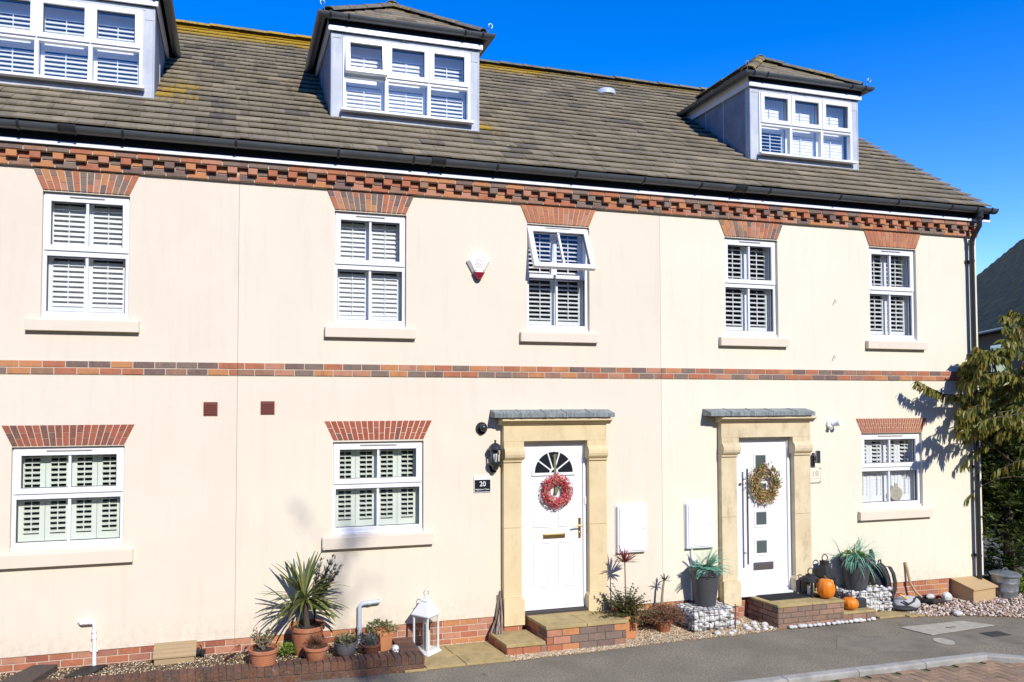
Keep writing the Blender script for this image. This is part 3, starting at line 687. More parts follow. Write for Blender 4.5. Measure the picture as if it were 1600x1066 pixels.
def roof(parent,x0,x1,verge=False):
    mb=MB(); L=(RIDGE_Y-EY)/math.cos(PITCH)
    slope_tiles(mb,(0,EY,EZ-.005),(1,0,0),(0,math.cos(PITCH),math.sin(PITCH)),L,0,lambda v:(x0,x1),seed=int(x0*7)+99,lich=roof_lich,skip=roof_skip)
    # deck, sides and rear slope
    y2=2*RIDGE_Y+.3; D=[(x0,EY,EZ-.02),(x1,EY,EZ-.02),(x1,RIDGE_Y,RIDGE_Z-.02),(x0,RIDGE_Y,RIDGE_Z-.02),(x0,y2,EZ-.1),(x1,y2,EZ-.1)]
    # the deck is left open inside each dormer
    cuts=[(a+.10,b_-.10) for a,b_ in DORMERS if a<x1 and b_>x0]
    xs=sorted({x0,x1,*[min(max(c_[0],x0),x1) for c_ in cuts],*[min(max(c_[1],x0),x1) for c_ in cuts]})
    for i in range(len(xs)-1):
        a,b_=xs[i],xs[i+1]; mid=(a+b_)/2
        spans=[(EY,RIDGE_Y)] if not any(c_[0]<mid<c_[1] for c_ in cuts) else [(EY,FY+.13),(2.15,RIDGE_Y)]
        for (p,q) in spans: mb.add([(a,p,rz(p)-.02),(b_,p,rz(p)-.02),(b_,q,rz(q)-.02),(a,q,rz(q)-.02)],[(0,1,2,3)],1)
    mb.add(D,[(3,2,5,4)],1)
    mb.add([(x0,EY,EZ-.02),(x1,EY,EZ-.02),(x1,y2,EZ-.11),(x0,y2,EZ-.11)],[(0,1,2,3)],1)
    return mb.build('roof',['roof_tile','tile_dark'],parent)
def ridge(parent,x0,x1):
    mb=MB(); cap_line(mb,(x0,RIDGE_Y,RIDGE_Z+.055),(x1,RIDGE_Y,RIDGE_Z+.055),.115,L=.45,lich=lambda p:(.95 if p.x<4.6 else .35)*random.uniform(.6,1))
    return mb.build('ridge_tiles','ridge_tile',parent)
def eaves(parent,x0,x1,unions,brk):
    fb=MB(); fb.box(x0,x1,-.132,-.108,5.550,5.588); fb.box(x0,x1,-.129,-.108,5.5885,5.745,1); fb.build('fascia',['upvc','soffit'],parent)  # upper board black: shade behind the gutter painted onto the white fascia
    gz=5.722; gy=-.206; brs=[((x,gy,gz),(1,0,0),'b') for x in brk]+[((x,gy,gz),(1,0,0),'u') for x in unions]
    return gutter(parent,[(x0,gy,gz),(x1,gy,gz)],.068,brackets=brs)
def air_brick(parent,x0,x1,z0,z1):
    mb=MB(); mb.box(x0,x1,-.008,.02,z0,z1)
    for i in range(5):
        z=z0+.018+i*(z1-z0-.03)/5
        mb.box(x0+.012,x1-.012,-.016,-.0085,z,z+.012)
    return mb.build('air_brick','vent_red',parent)

UZ=(3.762,5.092); GZ=(1.365,2.425)
hL=thing('terraced_house','pink-cream rendered terraced house at the far left, cut off by the picture edge','house',(-2.5,0,0),'houses of the terrace')
hM=thing('terraced_house','middle house of the terrace, number 20, with the red wreath on its panelled door','house',(3.4,0,0),'houses of the terrace')
hR=thing('terraced_house','yellowish cream end house of the terrace, number 18, beside the black downpipe','house',(8.8,0,0),'houses of the terrace')
XL,X1,X2,XR=-5.6,.781,6.086,11.47
# left house
facade(XL,X1-.0015,.302,ZR,[(-1.195,-.35,*UZ),(-1.435,-.365,*GZ),(-4.6,-3.75,*UZ)],'render_pink',hL)
window(hL,-1.195,-.35,*UZ,tilt=50,label='tall upper window'); sill(hL,-1.325,-.235,3.628,3.75)
window(hL,-4.6,-3.75,*UZ); sill(hL,-4.73,-3.62,3.628,3.75)
window(hL,-1.435,-.365,*GZ,kind='g',smat='shutter_green',tilt=14); sill(hL,-1.545,-.262,1.205,1.345)
splay_lintel('brick_lintel',-1.195,-.35,5.108,5.336,.10,hL,'brick_mixed',yf=-.012)
splay_lintel('brick_lintel',-4.6,-3.75,5.108,5.336,.10,hL,'brick_mixed',yf=-.012)
splay_lintel('brick_lintel',-1.435,-.365,2.437,2.648,.10,hL,'brick_lintel_dark',yf=-.006)
cornice(hL,XL,X1); string_course(hL,XL,X1-.001); plinth(hL,[(XL,X1)])
roof(hL,XL,X1); ridge(hL,XL,X1)
eaves(hL,XL,X1,[-.93],[-3.4,-2.4,-1.38,-.40,.74]); dormer(hL,*DORMERS[0],label='lead-clad dormer at the top left, three lights wide')
air_brick(hL,.427,.575,2.735,2.885)
# middle house
facade(X1+.0015,X2-.0015,.302,ZR,[(1.845,2.69,*UZ),(4.225,5.07,*UZ),(1.84,2.905,*GZ),(4.115,5.045,.303,2.40)],'render_mid',hM)
window(hM,1.845,2.69,*UZ,tilt=56); sill(hM,1.735,2.80,3.625,3.745)
window(hM,4.225,5.07,*UZ,open_sash=True,tilt=24,label='window with its top sash swung open'); sill(hM,4.12,5.17,3.622,3.742)
window(hM,1.84,2.905,*GZ,kind='g',tilt=12,smat='shutter_green'); sill(hM,1.72,3.017,1.218,1.355)
splay_lintel('brick_lintel',1.845,2.69,5.108,5.336,.10,hM,'brick_mixed',yf=-.012)
splay_lintel('brick_lintel',4.225,5.07,5.108,5.336,.10,hM,'brick_lintel_orange',yf=-.012)
splay_lintel('brick_lintel',1.84,2.905,2.445,2.663,.105,hM,'brick_lintel')
for xj in (X1,X2): jb=MB(); jb.box(xj-.0008,xj+.0008,.004,.29,.31,5.33); jb.build('joint','upvc_gasket',hM)
cornice(hM,X1,X2); string_course(hM,X1+.001,X2-.001); plinth(hM,[(X1,X2)])
roof(hM,X1,X2); ridge(hM,X1,X2)
eaves(hM,X1,X2,[3.02],[1.85,2.72,3.75,4.78,5.72]); dormer(hM,*DORMERS[1],lower_first_open=True,label='lead-clad dormer with one light propped open')
air_brick(hM,1.033,1.185,2.745,2.893)
# end house
facade(X2+.0015,XR,.302,ZR,[(7.07,7.915,*UZ),(9.475,10.32,*UZ),(9.28,10.36,*GZ),(7.155,8.10,.303,2.40)],'render_cream',hR)
window(hR,7.07,7.915,*UZ,tilt=22,pitch=.062); sill(hR,6.962,8.04,3.625,3.742)
window(hR,9.475,10.32,*UZ,tilt=22,pitch=.062); sill(hR,9.38,10.445,3.628,3.742)
window(hR,9.28,10.36,*GZ,kind='g',tilt=20,tiltb=80); sill(hR,9.19,10.485,1.212,1.335)
splay_lintel('brick_lintel',7.07,7.915,5.108,5.336,.10,hR,'brick_mixed',yf=-.012)
splay_lintel('brick_lintel',9.475,10.32,5.108,5.336,.10,hR,'brick_lintel_orange',yf=-.012)
splay_lintel('brick_lintel',9.28,10.36,2.43,2.635,.10,hR,'brick_lintel_rust',n=30)
cornice(hR,X2,XR); string_course(hR,X2+.001,XR); plinth(hR,[(X2,XR)])
roof(hR,X2,XR+.10,True); ridge(hR,X2,XR+.10)
eaves(hR,X2,XR+.13,[7.15],[6.55,7.6,8.75,9.75,10.72,11.2,11.47]); dormer(hR,*DORMERS[2],closed=True,label='lead-clad dormer at the right with closed shutters')
# gable end wall and solid rear of the terrace
gb=MB(); gb.add([(XR,.30,-.1),(XR,8.8,-.1),(XR,8.8,5.6),(XR,RIDGE_Y,RIDGE_Z-.05),(XR,-.02,5.62),(XR,-.02,5.36),(XR,.30,5.36)],[(0,1,2,3,4,5,6)]); gb.add([(XR-.3,.30,-.1),(XR-.3,8.8,-.1),(XR-.3,8.8,5.6),(XR-.3,RIDGE_Y,RIDGE_Z-.05),(XR-.3,.02,5.62),(XR-.3,.30,5.36)],[(5,4,3,2,1,0)])
gb.add([(XR,8.8,-.1),(XR,8.8,5.6),(X2,8.8,5.6),(X2,8.8,-.1)],[(0,1,2,3)])
gb.build('gable_wall','render_cream',hR)
vb=MB(); vb.prism([(EY,EZ-.06),(RIDGE_Y,RIDGE_Z-.07),(RIDGE_Y,RIDGE_Z-.16),(EY+.1,EZ-.12)],XR+.05,XR+.075,'x'); vb.build('verge_board','upvc',hR)
sp=MB()   # outlet, swan neck and downpipe
sp.tube([(11.30,-.206,5.67),(11.30,-.206,5.59)],.05,12); sp.tube([(11.30,-.206,5.60),(11.30,-.20,5.46),(11.30,-.155,5.40),(11.30,-.09,5.30),(11.30,-.075,5.24)],.034,12)
sp.tube([(11.30,-.07,5.26),(11.30,-.07,.05)],.034,14)
sp.tube([(11.30,-.07,5.28),(11.30,-.07,5.20)],.040,14)
for z in (4.95,3.55,1.9,.6): sp.tube([(11.30,-.07,z),(11.30,-.07,z+.03)],.039,14); sp.box(11.24,11.36,-.03,.0,z,z+.03)
sp.build('downpipe','black_plastic',hR,smooth=True)
vt=MB()
vt.lathe([(.17,-.06),(.17,.0),(.15,.03),(.11,.05),(.06,.06),(.01,.062)],20,(6.93,3.05,rz(3.05)+.02)); vt.build('roof_dome','pipe_grey',hR,smooth=True)

# ------------------------------------------------------------------ doors and their stone surrounds
def surround(house,xl,xr,il,ir,zb,stone,cx0,cx1,yp=-.082,seam=True):
    mb=MB(); mb.box(xl,xr,yp,-.001,2.402,2.602)
    mb.prism([(-.0005,2.603),(yp-.02,2.603),(yp-.028,2.622),(yp-.055,2.634),(yp-.060,2.648),(yp-.085,2.652),(yp-.085,2.676),(-.0005,2.676)],xl-.045,xr+.045,'x')
    o=mb.build('door_surround',stone,house,bev=.004)
    for a,b_,sgn in ((xl,il,1),(ir,xr,-1)):
        p=MB(); zs=1.36
        for (z0,z1) in ((zb+.325,zs-.002),(zs+.002,2.15)): p.box(a,b_,yp+.005,-.002,z0,z1)
        p.box(a,b_,yp+.012,-.003,zs-.002,zs+.002)
        p.prism([(-.002,2.15),(yp-.012,2.152),(yp-.016,2.170),(yp+.004,2.178),(-.002,2.178)],a-.008,b_+.008,'x')
        # scroll corbel
        cpts=[(-.002,2.179),(yp-.004,2.179),(yp-.022,2.188),(yp-.042,2.212),(yp-.050,2.245),(yp-.046,2.285),(yp-.030,2.318),(yp-.008,2.330),(yp-.006,2.4015),(-.002,2.4015)]
        p.prism(cpts,a-(0 if sgn>0 else .028),b_+(.028 if sgn>0 else 0),'x')
        # plinth block with chamfered shoulder
        p.prism([(a-.004,zb),(b_+.028,zb),(b_+.028,zb+.29),(b_+.004,zb+.324),(a-.004,zb+.324)] if sgn>0 else [(a-.028,zb),(b_+.004,zb),(b_+.004,zb+.324),(a-.004,zb+.324),(a-.028,zb+.29)],yp-.022,-.001,'y')
        p.build('pillar',stone,o,bev=.003)
    for a,b_ in ((xl,il),(ir,xr)):
        q_=MB(); brick_wall(q_,a+.002,b_-.002,-.02,zb-.002,yp+.004,abs(yp)-.006,3,pitch=.222); q_.build('brick_pier',['brick_red','mortar'],o)
    l=MB(); l.prism([(-.0005,2.700),(yp-.095,2.690),(yp-.102,2.694),(yp-.105,2.742),(-.0005,2.786)],cx0,cx1,'x')
    n=5
    for i in range(1,n): x=cx0+(cx1-cx0)*i/n+U(-.03,.03); l.prism([(yp-.109,2.690),(yp-.109,2.747),(-.001,2.792),(-.001,2.70)],x,x+.018,'x')
    l.build('lead_capping','lead_cap',o)
    m=MB()
    x=cx0+.06
    while x<cx1-.06:
        w_=U(.03,.09); m.box(x,min(x+w_,cx1-.05),yp-.085-U(0,.010),-.01,2.677,2.689+U(0,.004)); x+=w_+U(-.004,.006)
    m.build('moss_strip','moss_crust',o,kind='stuff')
    return o
surround(hM,3.880,5.252,4.112,5.012,.203,'stone_20',3.735,5.315)
surround(hR,6.925,8.335,7.160,8.072,.203,'stone_18',6.70,8.335)

# door 20
df=MB(); frame_ring(df,4.114,5.029,.335,2.398,.0,.07,.062,.055,.02); df.box(4.115,5.028,.02,.06,.303,.334,1); df.build('door_frame',['door_white','ink_grey'],hM,bev=.003)
d=MB(); dx0,dx1=4.178,4.965; d.box(dx0,dx1,.022,.060,.36,2.340)
def raised(mb,x0,x1,z0,z1,y=.022):
    frame_ring(mb,x0,x1,z0,z1,y-.009,y+.002,.016); mb.box(x0+.032,x1-.032,y-.005,y+.002,z0+.032,z1-.032)
for (x0,x1) in ((4.300,4.525),(4.635,4.850)): raised(d,x0,x1,1.335,1.885); raised(d,x0,x1,.60,1.150)
d.box(dx0,dx1,.006,.0215,.352,.392)
door20=d.build('door','door_white',hM,bev=.003,label='white panelled door with a fanlight')
cxf,czf=4.572,2.005; rr=.262
g=MB(); arc=[(cxf+rr*math.cos(q),czf+rr*math.sin(q)) for q in np.linspace(0,math.pi,25)]; g.prism(arc,.012,.021,'y'); g.build('fanlight','sign_black',door20)
g=MB()
for q0,q1 in zip(np.linspace(0,math.pi,25)[:-1],np.linspace(0,math.pi,25)[1:]):
    for (ra,rb,yy) in ((rr-.006,rr+.026,.004),(.035,.058,.005)):
        g.prism([(cxf+ra*math.cos(q0),czf+ra*math.sin(q0)),(cxf+rb*math.cos(q0),czf+rb*math.sin(q0)),(cxf+rb*math.cos(q1),czf+rb*math.sin(q1)),(cxf+ra*math.cos(q1),czf+ra*math.sin(q1))],yy,.021,'y')
for q in (R(36),R(72),R(108),R(144)):
    v=(math.cos(q),math.sin(q)); nn=(-v[1]*.008,v[0]*.008)
    g.prism([(cxf+v[0]*.05-nn[0],czf+v[1]*.05-nn[1]),(cxf+v[0]*(rr-.005)-nn[0],czf+v[1]*(rr-.005)-nn[1]),(cxf+v[0]*(rr-.005)+nn[0],czf+v[1]*(rr-.005)+nn[1]),(cxf+v[0]*.05+nn[0],czf+v[1]*.05+nn[1])],.007,.0205,'y')
g.box(cxf-rr-.028,cxf+rr+.028,.003,.021,czf-.034,czf-.001)
g.build('fanlight_bars','door_white',door20)
g=MB(); g.box(4.428,4.722,.010,.0215,1.195,1.252); g.box(4.440,4.710,.005,.0099,1.203,1.244); g.build('letterbox','gold',door20,bev=.002)
g=MB(); g.box(4.905,4.935,.008,.0215,1.185,1.432); g.tube([(4.920,.008,1.335),(4.920,-.035,1.335)],.009,10); g.tube([(4.926,-.038,1.335),(4.87,-.040,1.337),(4.805,-.036,1.328)],.009,10); g.tube([(4.92,.008,1.25),(4.92,.0,1.25)],.012,12); g.build('handle','gold',door20,smooth=True)
g=MB(); g.tube([(4.575,.022,1.735),(4.575,.008,1.735)],.010,12); g.build('spyhole','ink_dark',door20)
bp=MB(); bp.box(4.978,5.018,-.014,-.0005,1.60,1.69); bp.tube([(4.998,-.014,1.645),(4.998,-.019,1.645)],.010,12); tag(bp.build('doorbell','alarm_cream',None,bev=.003),'small cream doorbell on the white frame right of the panelled door','doorbell')

# door 18
df=MB(); frame_ring(df,7.158,8.098,.335,2.398,.0,.07,.075,.05,.03); df.build('door_frame','door_white',hR,bev=.003)
d=MB(); d.box(7.234,8.022,.022,.060,.366,2.347)
sq=[(2.150,1.985),(1.768,1.603),(1.386,1.221),(1.004,.842)]
for (z1,z0) in sq: frame_ring(d,7.497,7.712,z0-.033,z1+.033,.013,.0225,.026)
d.box(7.98,7.984,.0205,.0225,.40,2.32)
door18=d.build('door','door_white',hR,bev=.003,label='white modern door with four small square panes')
for (z1,z0) in sq:
    g=MB(); g.box(7.526,7.683,.018,.0225,z0,z1); g.build('pane','obscure_glass',door18)
g=MB(); g.tube([(7.335,-.052,.72),(7.335,-.052,1.985)],.014,14)
for z in (.86,1.84): g.tube([(7.335,-.052,z),(7.335,.021,z)],.009,10)
g.build('pull_handle','chrome',door18,smooth=True)
g=MB(); g.box(7.47,7.785,.008,.0215,.622,.722); g.box(7.492,7.763,.003,.0079,.640,.704); g.build('letterbox','chrome',door18,bev=.003)
g=MB(); g.tube([(7.275,.022,1.775),(7.275,.008,1.775)],.020,16); g.build('lock','chrome',door18,smooth=True)

# ------------------------------------------------------------------ fixtures on the walls
def blob(mb,c,r,n=14,m=9,mat=0,rnd=None,wob=0.0,seed=0,squash=None):
    rg=random.Random(seed); ph=[rg.uniform(0,6) for _ in range(6)]; vs=[];fs=[]
    for i in range(m+1):
        th=math.pi*i/m
        for k in range(n):
            a=2*math.pi*k/n; q=1+wob*(math.sin(3*a+ph[0])*math.sin(2*th+ph[1])+.5*math.sin(5*a+ph[2]+th*3))
            vs.append((c[0]+r[0]*q*math.sin(th)*math.cos(a),c[1]+r[1]*q*math.sin(th)*math.sin(a),c[2]+r[2]*q*math.cos(th)))
    for i in range(m):
        for k in range(n): fs.append((i*n+k,(i+1)*n+k,(i+1)*n+(k+1)%n,i*n+(k+1)%n))
    mb.add(vs,fs,mat,rnd)
def meter_box(x0,x1,z0,z1,label):
    t_=thing('meter_box',label,'meter box',((x0+x1)/2,0,z0),'white meter boxes on the front wall')
    mb=MB(); mb.box(x0,x1,-.055,-.001,z0,z1); mb.box(x0-.012,x1+.012,-.012,-.0008,z0-.012,z1+.012); mb.build('box','box_white',t_,bev=.004)
    m=MB(); m.box(x0+.022,x1-.022,-.066,-.0555,z0+.022,z1-.022); dd=m.build('door','box_white',t_,bev=.004)
    m=MB(); m.tube([(x1-.045,-.066,z0+.30),(x1-.045,-.070,z0+.30)],.010,12); m.build('lock','ink_grey',dd)
meter_box(5.415,5.820,.975,1.560,'white meter box just right of the panelled door, above the red spiky plant')
meter_box(6.412,6.822,.975,1.552,'white meter box left of the modern door, above the grey pot')
m=MB(); m.tube([(6.50,-.02,.96),(6.50,-.02,.30)],.016,10); tag(m.build('cable_conduit','pipe_white',None),'thin pale conduit running down from the meter box behind the grey pot','conduit')

al=thing('alarm_box','cream six-sided alarm box with a dark red base, high on the wall','alarm box',(3.58,0,4.55))
pz=[(3.505,4.700),(3.655,4.700),(3.728,4.580),(3.622,4.395),(3.535,4.395),(3.430,4.580)]
def loft(mb,p0,y0,p1,y1,cap=True):
    n=len(p0); mb.add([(p[0],y0,p[1]) for p in p0]+[(p[0],y1,p[1]) for p in p1],[(i+n,(i+1)%n+n,(i+1)%n,i) for i in range(n)]+([tuple(range(n))] if cap else []))
ins=[(3.58+(x-3.58)*.78,4.56+(z-4.56)*.88+.008) for x,z in pz]
m=MB(); loft(m,pz,-.028,pz,-.001); loft(m,ins,-.062,pz,-.028); m.build('cover','alarm_cream',al,bev=.004)
lo=[(3.505,4.452),(3.655,4.452),(3.624,4.392),(3.605,4.366),(3.580,4.358),(3.555,4.366),(3.533,4.392)]; li=[(3.58+(x-3.58)*.86,4.415+(z-4.415)*.85) for x,z in lo]
m=MB(); loft(m,lo,-.055,lo,-.001); loft(m,li,-.070,lo,-.055); m.build('strobe','alarm_red',al)
text('lettering','SECURITY',.026,(3.582,-.0635,4.532),'ink_grey',al,.0006,sx=1.15); text('lettering','GROUP',.026,(3.582,-.0635,4.502),'ink_grey',al,.0006,sx=1.15)
def ring2(mb,cx,cz,r0,r1,y0,y1,a0=0,a1=2*math.pi,n=24):
    for i in range(n):
        q0,q1=a0+(a1-a0)*i/n,a0+(a1-a0)*(i+1)/n
        mb.prism([(cx+r0*math.cos(q0),cz+r0*math.sin(q0)),(cx+r1*math.cos(q0),cz+r1*math.sin(q0)),(cx+r1*math.cos(q1),cz+r1*math.sin(q1)),(cx+r0*math.cos(q1),cz+r0*math.sin(q1))],y0,y1,'y')
m=MB(); ring2(m,3.575,4.578,.022,.026,-.0642,-.0625); ring2(m,3.612,4.588,.050,.0525,-.0642,-.0625,-.9,3.3)
for x in (3.525,3.628): m.box(x-.016,x+.016,-.0642,-.0625,4.592,4.595); m.box(x-.016,x-.013,-.0642,-.0625,4.570,4.595); m.box(x+.013,x+.016,-.0642,-.0625,4.560,4.595)
m.build('emblem','ink_grey',al)
for x in (3.535,3.635):
    m=MB(); m.tube([(x,-.060,4.468),(x,-.066,4.468)],.006,8); m.build('screw','ink_dark',al)

cam=thing('wall_floodlight','round black light fitting high on the wall left of the panelled door','light',(3.623,0,2.566))
m=MB(); m.tube([(3.623,-.001,2.566),(3.623,-.022,2.566)],.072,24); m.build('back_plate','black_plastic',cam,smooth=True)
m=MB(); blob(m,(3.628,-.06,2.57),(.045,.045,.045)); m.build('lamp_head','black_plastic',cam,smooth=True)
wl=thing('wall_floodlight','small white twin-headed security light high on the wall right of the modern door','light',(8.745,0,2.565))
m=MB(); m.tube([(8.735,-.001,2.565),(8.735,-.030,2.565)],.060,20); m.build('back_plate','white_paint',wl,smooth=True)
m=MB(); m.tube([(8.75,-.03,2.562),(8.79,-.075,2.572),(8.80,-.13,2.585)],[.028,.036,.040],14); m.tube([(8.71,-.03,2.535),(8.705,-.07,2.51)],[.022,.03],12); m.build('lamp_head','white_paint',wl,smooth=True)

la=thing('wall_lantern','black half-lantern wall lamp beside the stone pillar of the panelled door','lamp',(3.800,0,2.03))
lx=3.772; 
m=MB(); m.prism([(lx-.035,2.03),(lx+.035,2.03),(lx+.052,2.10),(lx+.052,2.33),(lx-.052,2.33),(lx-.052,2.10)],-.022,-.001,'y'); m.build('back_plate','black_plastic',la,bev=.003)
m=MB(); m.lathe([(.012,-.142),(.03,-.135),(.042,-.105),(.070,-.078),(.082,-.062),(.085,-.045),(.078,-.040)],24,(lx,-.082,2.205)); m.build('lamp_base','black_plastic',la,smooth=True)
m=MB(); m.lathe([(.088,.100),(.092,.108),(.084,.118),(.074,.140),(.052,.165),(.028,.180),(.012,.186),(.010,.200),(.015,.208),(.010,.218),(.002,.222)],24,(lx,-.082,2.205)); m.build('lamp_cap','black_plastic',la,smooth=True)
m=MB()
for q in np.linspace(0,2*math.pi,9)[:-1]: m.tube([(lx+.072*math.cos(q),-.082+.072*math.sin(q),2.165),(lx+.080*math.cos(q),-.082+.080*math.sin(q),2.306)],.0045,6)
m.build('cage','black_plastic',la)
m=MB(); n=20
vs=[(lx+r_*math.cos(2*math.pi*k/n),-.082+r_*math.sin(2*math.pi*k/n),z) for (r_,z) in ((.066,2.166),(.073,2.305)) for k in range(n)]
m.add(vs,[(k,(k+1)%n,n+(k+1)%n,n+k) for k in range(n)]); m.build('glass_shade','glass',la,smooth=True)
m=MB(); m.lathe([(.016,-.03),(.018,0),(.030,.03),(.034,.055),(.026,.085),(.010,.10)],14,(lx,-.082,2.18)); m.build('bulb','white_paint',la,smooth=True)

sg=thing('house_sign','black number 20 plate with a street name, under the wall lantern','sign',(3.632,0,1.80))
m=MB(); m.box(3.530,3.735,-.012,-.001,1.800,1.982); m.build('plate','sign_black',sg,bev=.002)
m=MB(); frame_ring(m,3.526,3.739,1.796,1.986,-.015,-.0005,.006); m.box(3.5325,3.7325,-.0145,-.0121,1.945,1.979); m.build('bright_band','box_white',sg)
text('numerals','20',.082,(3.636,-.0125,1.868),'white_paint',sg,.001,bold=.0006); text('lettering','Highdown Close',.026,(3.632,-.0125,1.822),'white_paint',sg,.0008,bold=.0002)
for x in (3.547,3.720):
    m=MB(); m.tube([(x,-.012,1.905),(x,-.018,1.905)],.008,10); m.build('screw','chrome',sg)
sg=thing('house_sign','clear square number 18 plate on the cream wall, mostly white','sign',(8.465,0,1.76))
m=MB(); m.box(8.355,8.555,-.018,-.012,1.765,1.965); m.build('plate','glass_plate' if 'glass_plate' in M else 'render_cream',sg)
m=MB(); frame_ring(m,8.351,8.559,1.761,1.969,-.019,-.011,.003); m.box(8.37,8.54,-.0188,-.018,1.815,1.820); m.build('edge','ink_grey',sg)
text('numerals','18',.105,(8.462,-.0185,1.850),'ink_grey',sg,.0008,sx=1.2,bold=.001)
for (x,z) in ((8.543,1.953),(8.543,1.777),(8.367,1.953),(8.367,1.777)):
    m=MB(); m.tube([(x,-.001,z),(x,-.026,z)],.007,10); m.build('stand_off','chrome',sg)
ul=thing('up_down_light','slim steel up-and-down wall light above the number 18 plate','lamp',(8.45,0,2.0))
m=MB(); m.box(8.375,8.445,-.035,-.001,1.995,2.135); m.build('back_plate','black_plastic',ul,bev=.003)
m=MB(); m.tube([(8.462,-.075,2.035),(8.462,-.075,2.205)],.033,16); m.build('barrel','chrome',ul,smooth=True)
m=MB(); m.box(8.42,8.46,-.06,-.035,2.07,2.12); m.build('arm','chrome',ul)
for (x,z) in ((8.86,4.305),(8.83,3.52)):
    m=MB(); m.tube([(x,-.001,z),(x,-.03,z)],.004,6); m.tube([(x,-.028,z),(x-.02,-.05,z-.025),(x-.025,-.045,z-.05)],.005,6)
    tag(m.build('wall_hook','ink_grey',None),'tiny hook in the cream wall between the two upper windows, '+('upper one' if z>4 else 'lower one'),'hook','hooks between the upper windows')

# waste pipes
m=MB(); m.tube([(-.735,-.02,.606),(-.64,-.055,.606)],.021,14); m.tube([(-.745,-.055,.606),(-.665,-.055,.606),(-.640,-.055,.604),(-.628,-.055,.592),(-.625,-.055,.565),(-.62,-.055,.10)],.021,14)
m.tube([(-.78,.0,.606),(-.745,-.055,.606)],.021,12)
for z in (.50,.44): m.tube([(-.625,-.055,z),(-.625,-.055,z+.035)],.027,14)
m.box(-.66,-.59,-.035,-.0,.295,.315)
tag(m.build('waste_pipe','pipe_white',None,smooth=True),'white waste pipe with an elbow on the wall at the lower left','pipe')
m=MB(); m.tube([(2.37,-.0,.597),(2.362,-.05,.597)],.024,14); m.tube([(2.372,-.05,.597),(2.20,-.05,.588),(2.165,-.05,.580),(2.145,-.05,.556),(2.143,-.05,.10)],.024,14); m.tube([(2.27,-.05,.592),(2.235,-.05,.590)],.029,14); m.tube([(2.143,-.05,.30),(2.143,-.05,.34)],.029,14)
tag(m.build('waste_pipe','pipe_grey',None,smooth=True),'pale blue-grey waste pipe behind the terracotta pots','pipe')
m=MB(); m.tube([(.40,.012,.215),(.40,-.10,.215)],.022,12); m.tube([(.40,-.08,.215),(.47,-.10,.205)],.018,10); m.tube([(.45,-.10,.19),(.45,-.10,.24)],.028,12); m.tube([(.36,-.06,.215),(.40,-.06,.215)],.026,12); m.tube([(.44,-.10,.23),(.43,-.11,.28),(.415,-.11,.30)],.006,6)
tag(m.build('outside_tap','black_plastic',None,smooth=True),'black outside tap low on the brick plinth beside the wooden box','tap')

# ------------------------------------------------------------------ the ground
EDGE=[(2.45,-.935),(3.61,-.90),(4.09,-.885),(4.61,-.872),(5.06,-.835),(5.70,-.800),(6.25,-.788),(6.93,-.775),(7.35,-.745),(7.84,-.735),(8.32,-.730),(8.93,-.735),(9.47,-.83),(10.09,-.94),(10.72,-1.34),(11.6,-1.75),(13.2,-2.3),(15,-2.6)]
GM[0]=True
g=MB(); g.add([(-120,-120,-.16),(160,-120,-.16),(160,160,-.16),(-120,160,-.16)],[(0,1,2,3)]); g.build('ground','ground_far',kind='structure')
def sheet(name,poly,z,mat,th=.06,kind='structure'):
    g=MB(); n=len(poly); g.add([(p[0],p[1],z) for p in poly]+[(p[0],p[1],z-th) for p in poly],[tuple(range(n))]+[(i,i+n,(i+1)%n+n,(i+1)%n) for i in range(n)])
    return g.build(name,mat,kind=kind)
K0,K1,K2=(-12,-2.28),(8.86,-2.455),(10.6,-4.02)
sheet('pavement',[(-12,-2.28),(8.86,-2.455),(10.6,-4.02),(10.6,-9),(22,-9),(22,-2.6)]+EDGE[::-1]+[(2.45,-.60),(-12,-.45)],0,'asphalt',.15)
sheet('road',[(-12,-14),(10.7,-14),(10.7,-4.1),(8.80,-2.50),(-12,-2.3)],-.062,'joint_sand',.09)
sheet('gravel_bed',EDGE+[(15,.05),(11.5,.05),(11.5,.012),(2.45,.012)],.010,'gravel_base',.1)
g=MB()   # herringbone block paving
hb=.1; L2=.2
i0=-1
for i in range(-70,110):
    for j in range(-60,10):
        # 2x1 blocks in a 90 degree herringbone
        k=(i-j)%4
        x=i*hb; y=-2.60+j*hb
        if k==0: a,b_,c_,d_=x,x+2*hb,y,y+hb
        elif k==2: a,b_,c_,d_=x+hb*0,x+hb,y-hb,y+hb
        else: continue
        cx_,cy_=(a+b_)/2,(c_+d_)/2
        if cx_<3.2 or cx_>10.2 or cy_>-2.62 or cy_<-5: continue
        if cx_>8.6 and cy_>-2.50-(cx_-8.80)*.9-.10: continue
        zz=U(-.003,.003)
        e=.004
        g.add([(a+e,c_+e,-.05+zz),(b_-e,c_+e,-.05+zz),(b_-e,d_-e,-.05+zz),(a+e,d_-e,-.05+zz),(a+e+.004,c_+e+.004,-.045+zz),(b_-e-.004,c_+e+.004,-.045+zz),(b_-e-.004,d_-e-.004,-.045+zz),(a+e+.004,d_-e-.004,-.045+zz)],[(4,5,6,7),(0,1,5,4),(1,2,6,5),(2,3,7,6),(3,0,4,7)],0)
g.build('block_paving','paving_block',kind='structure')
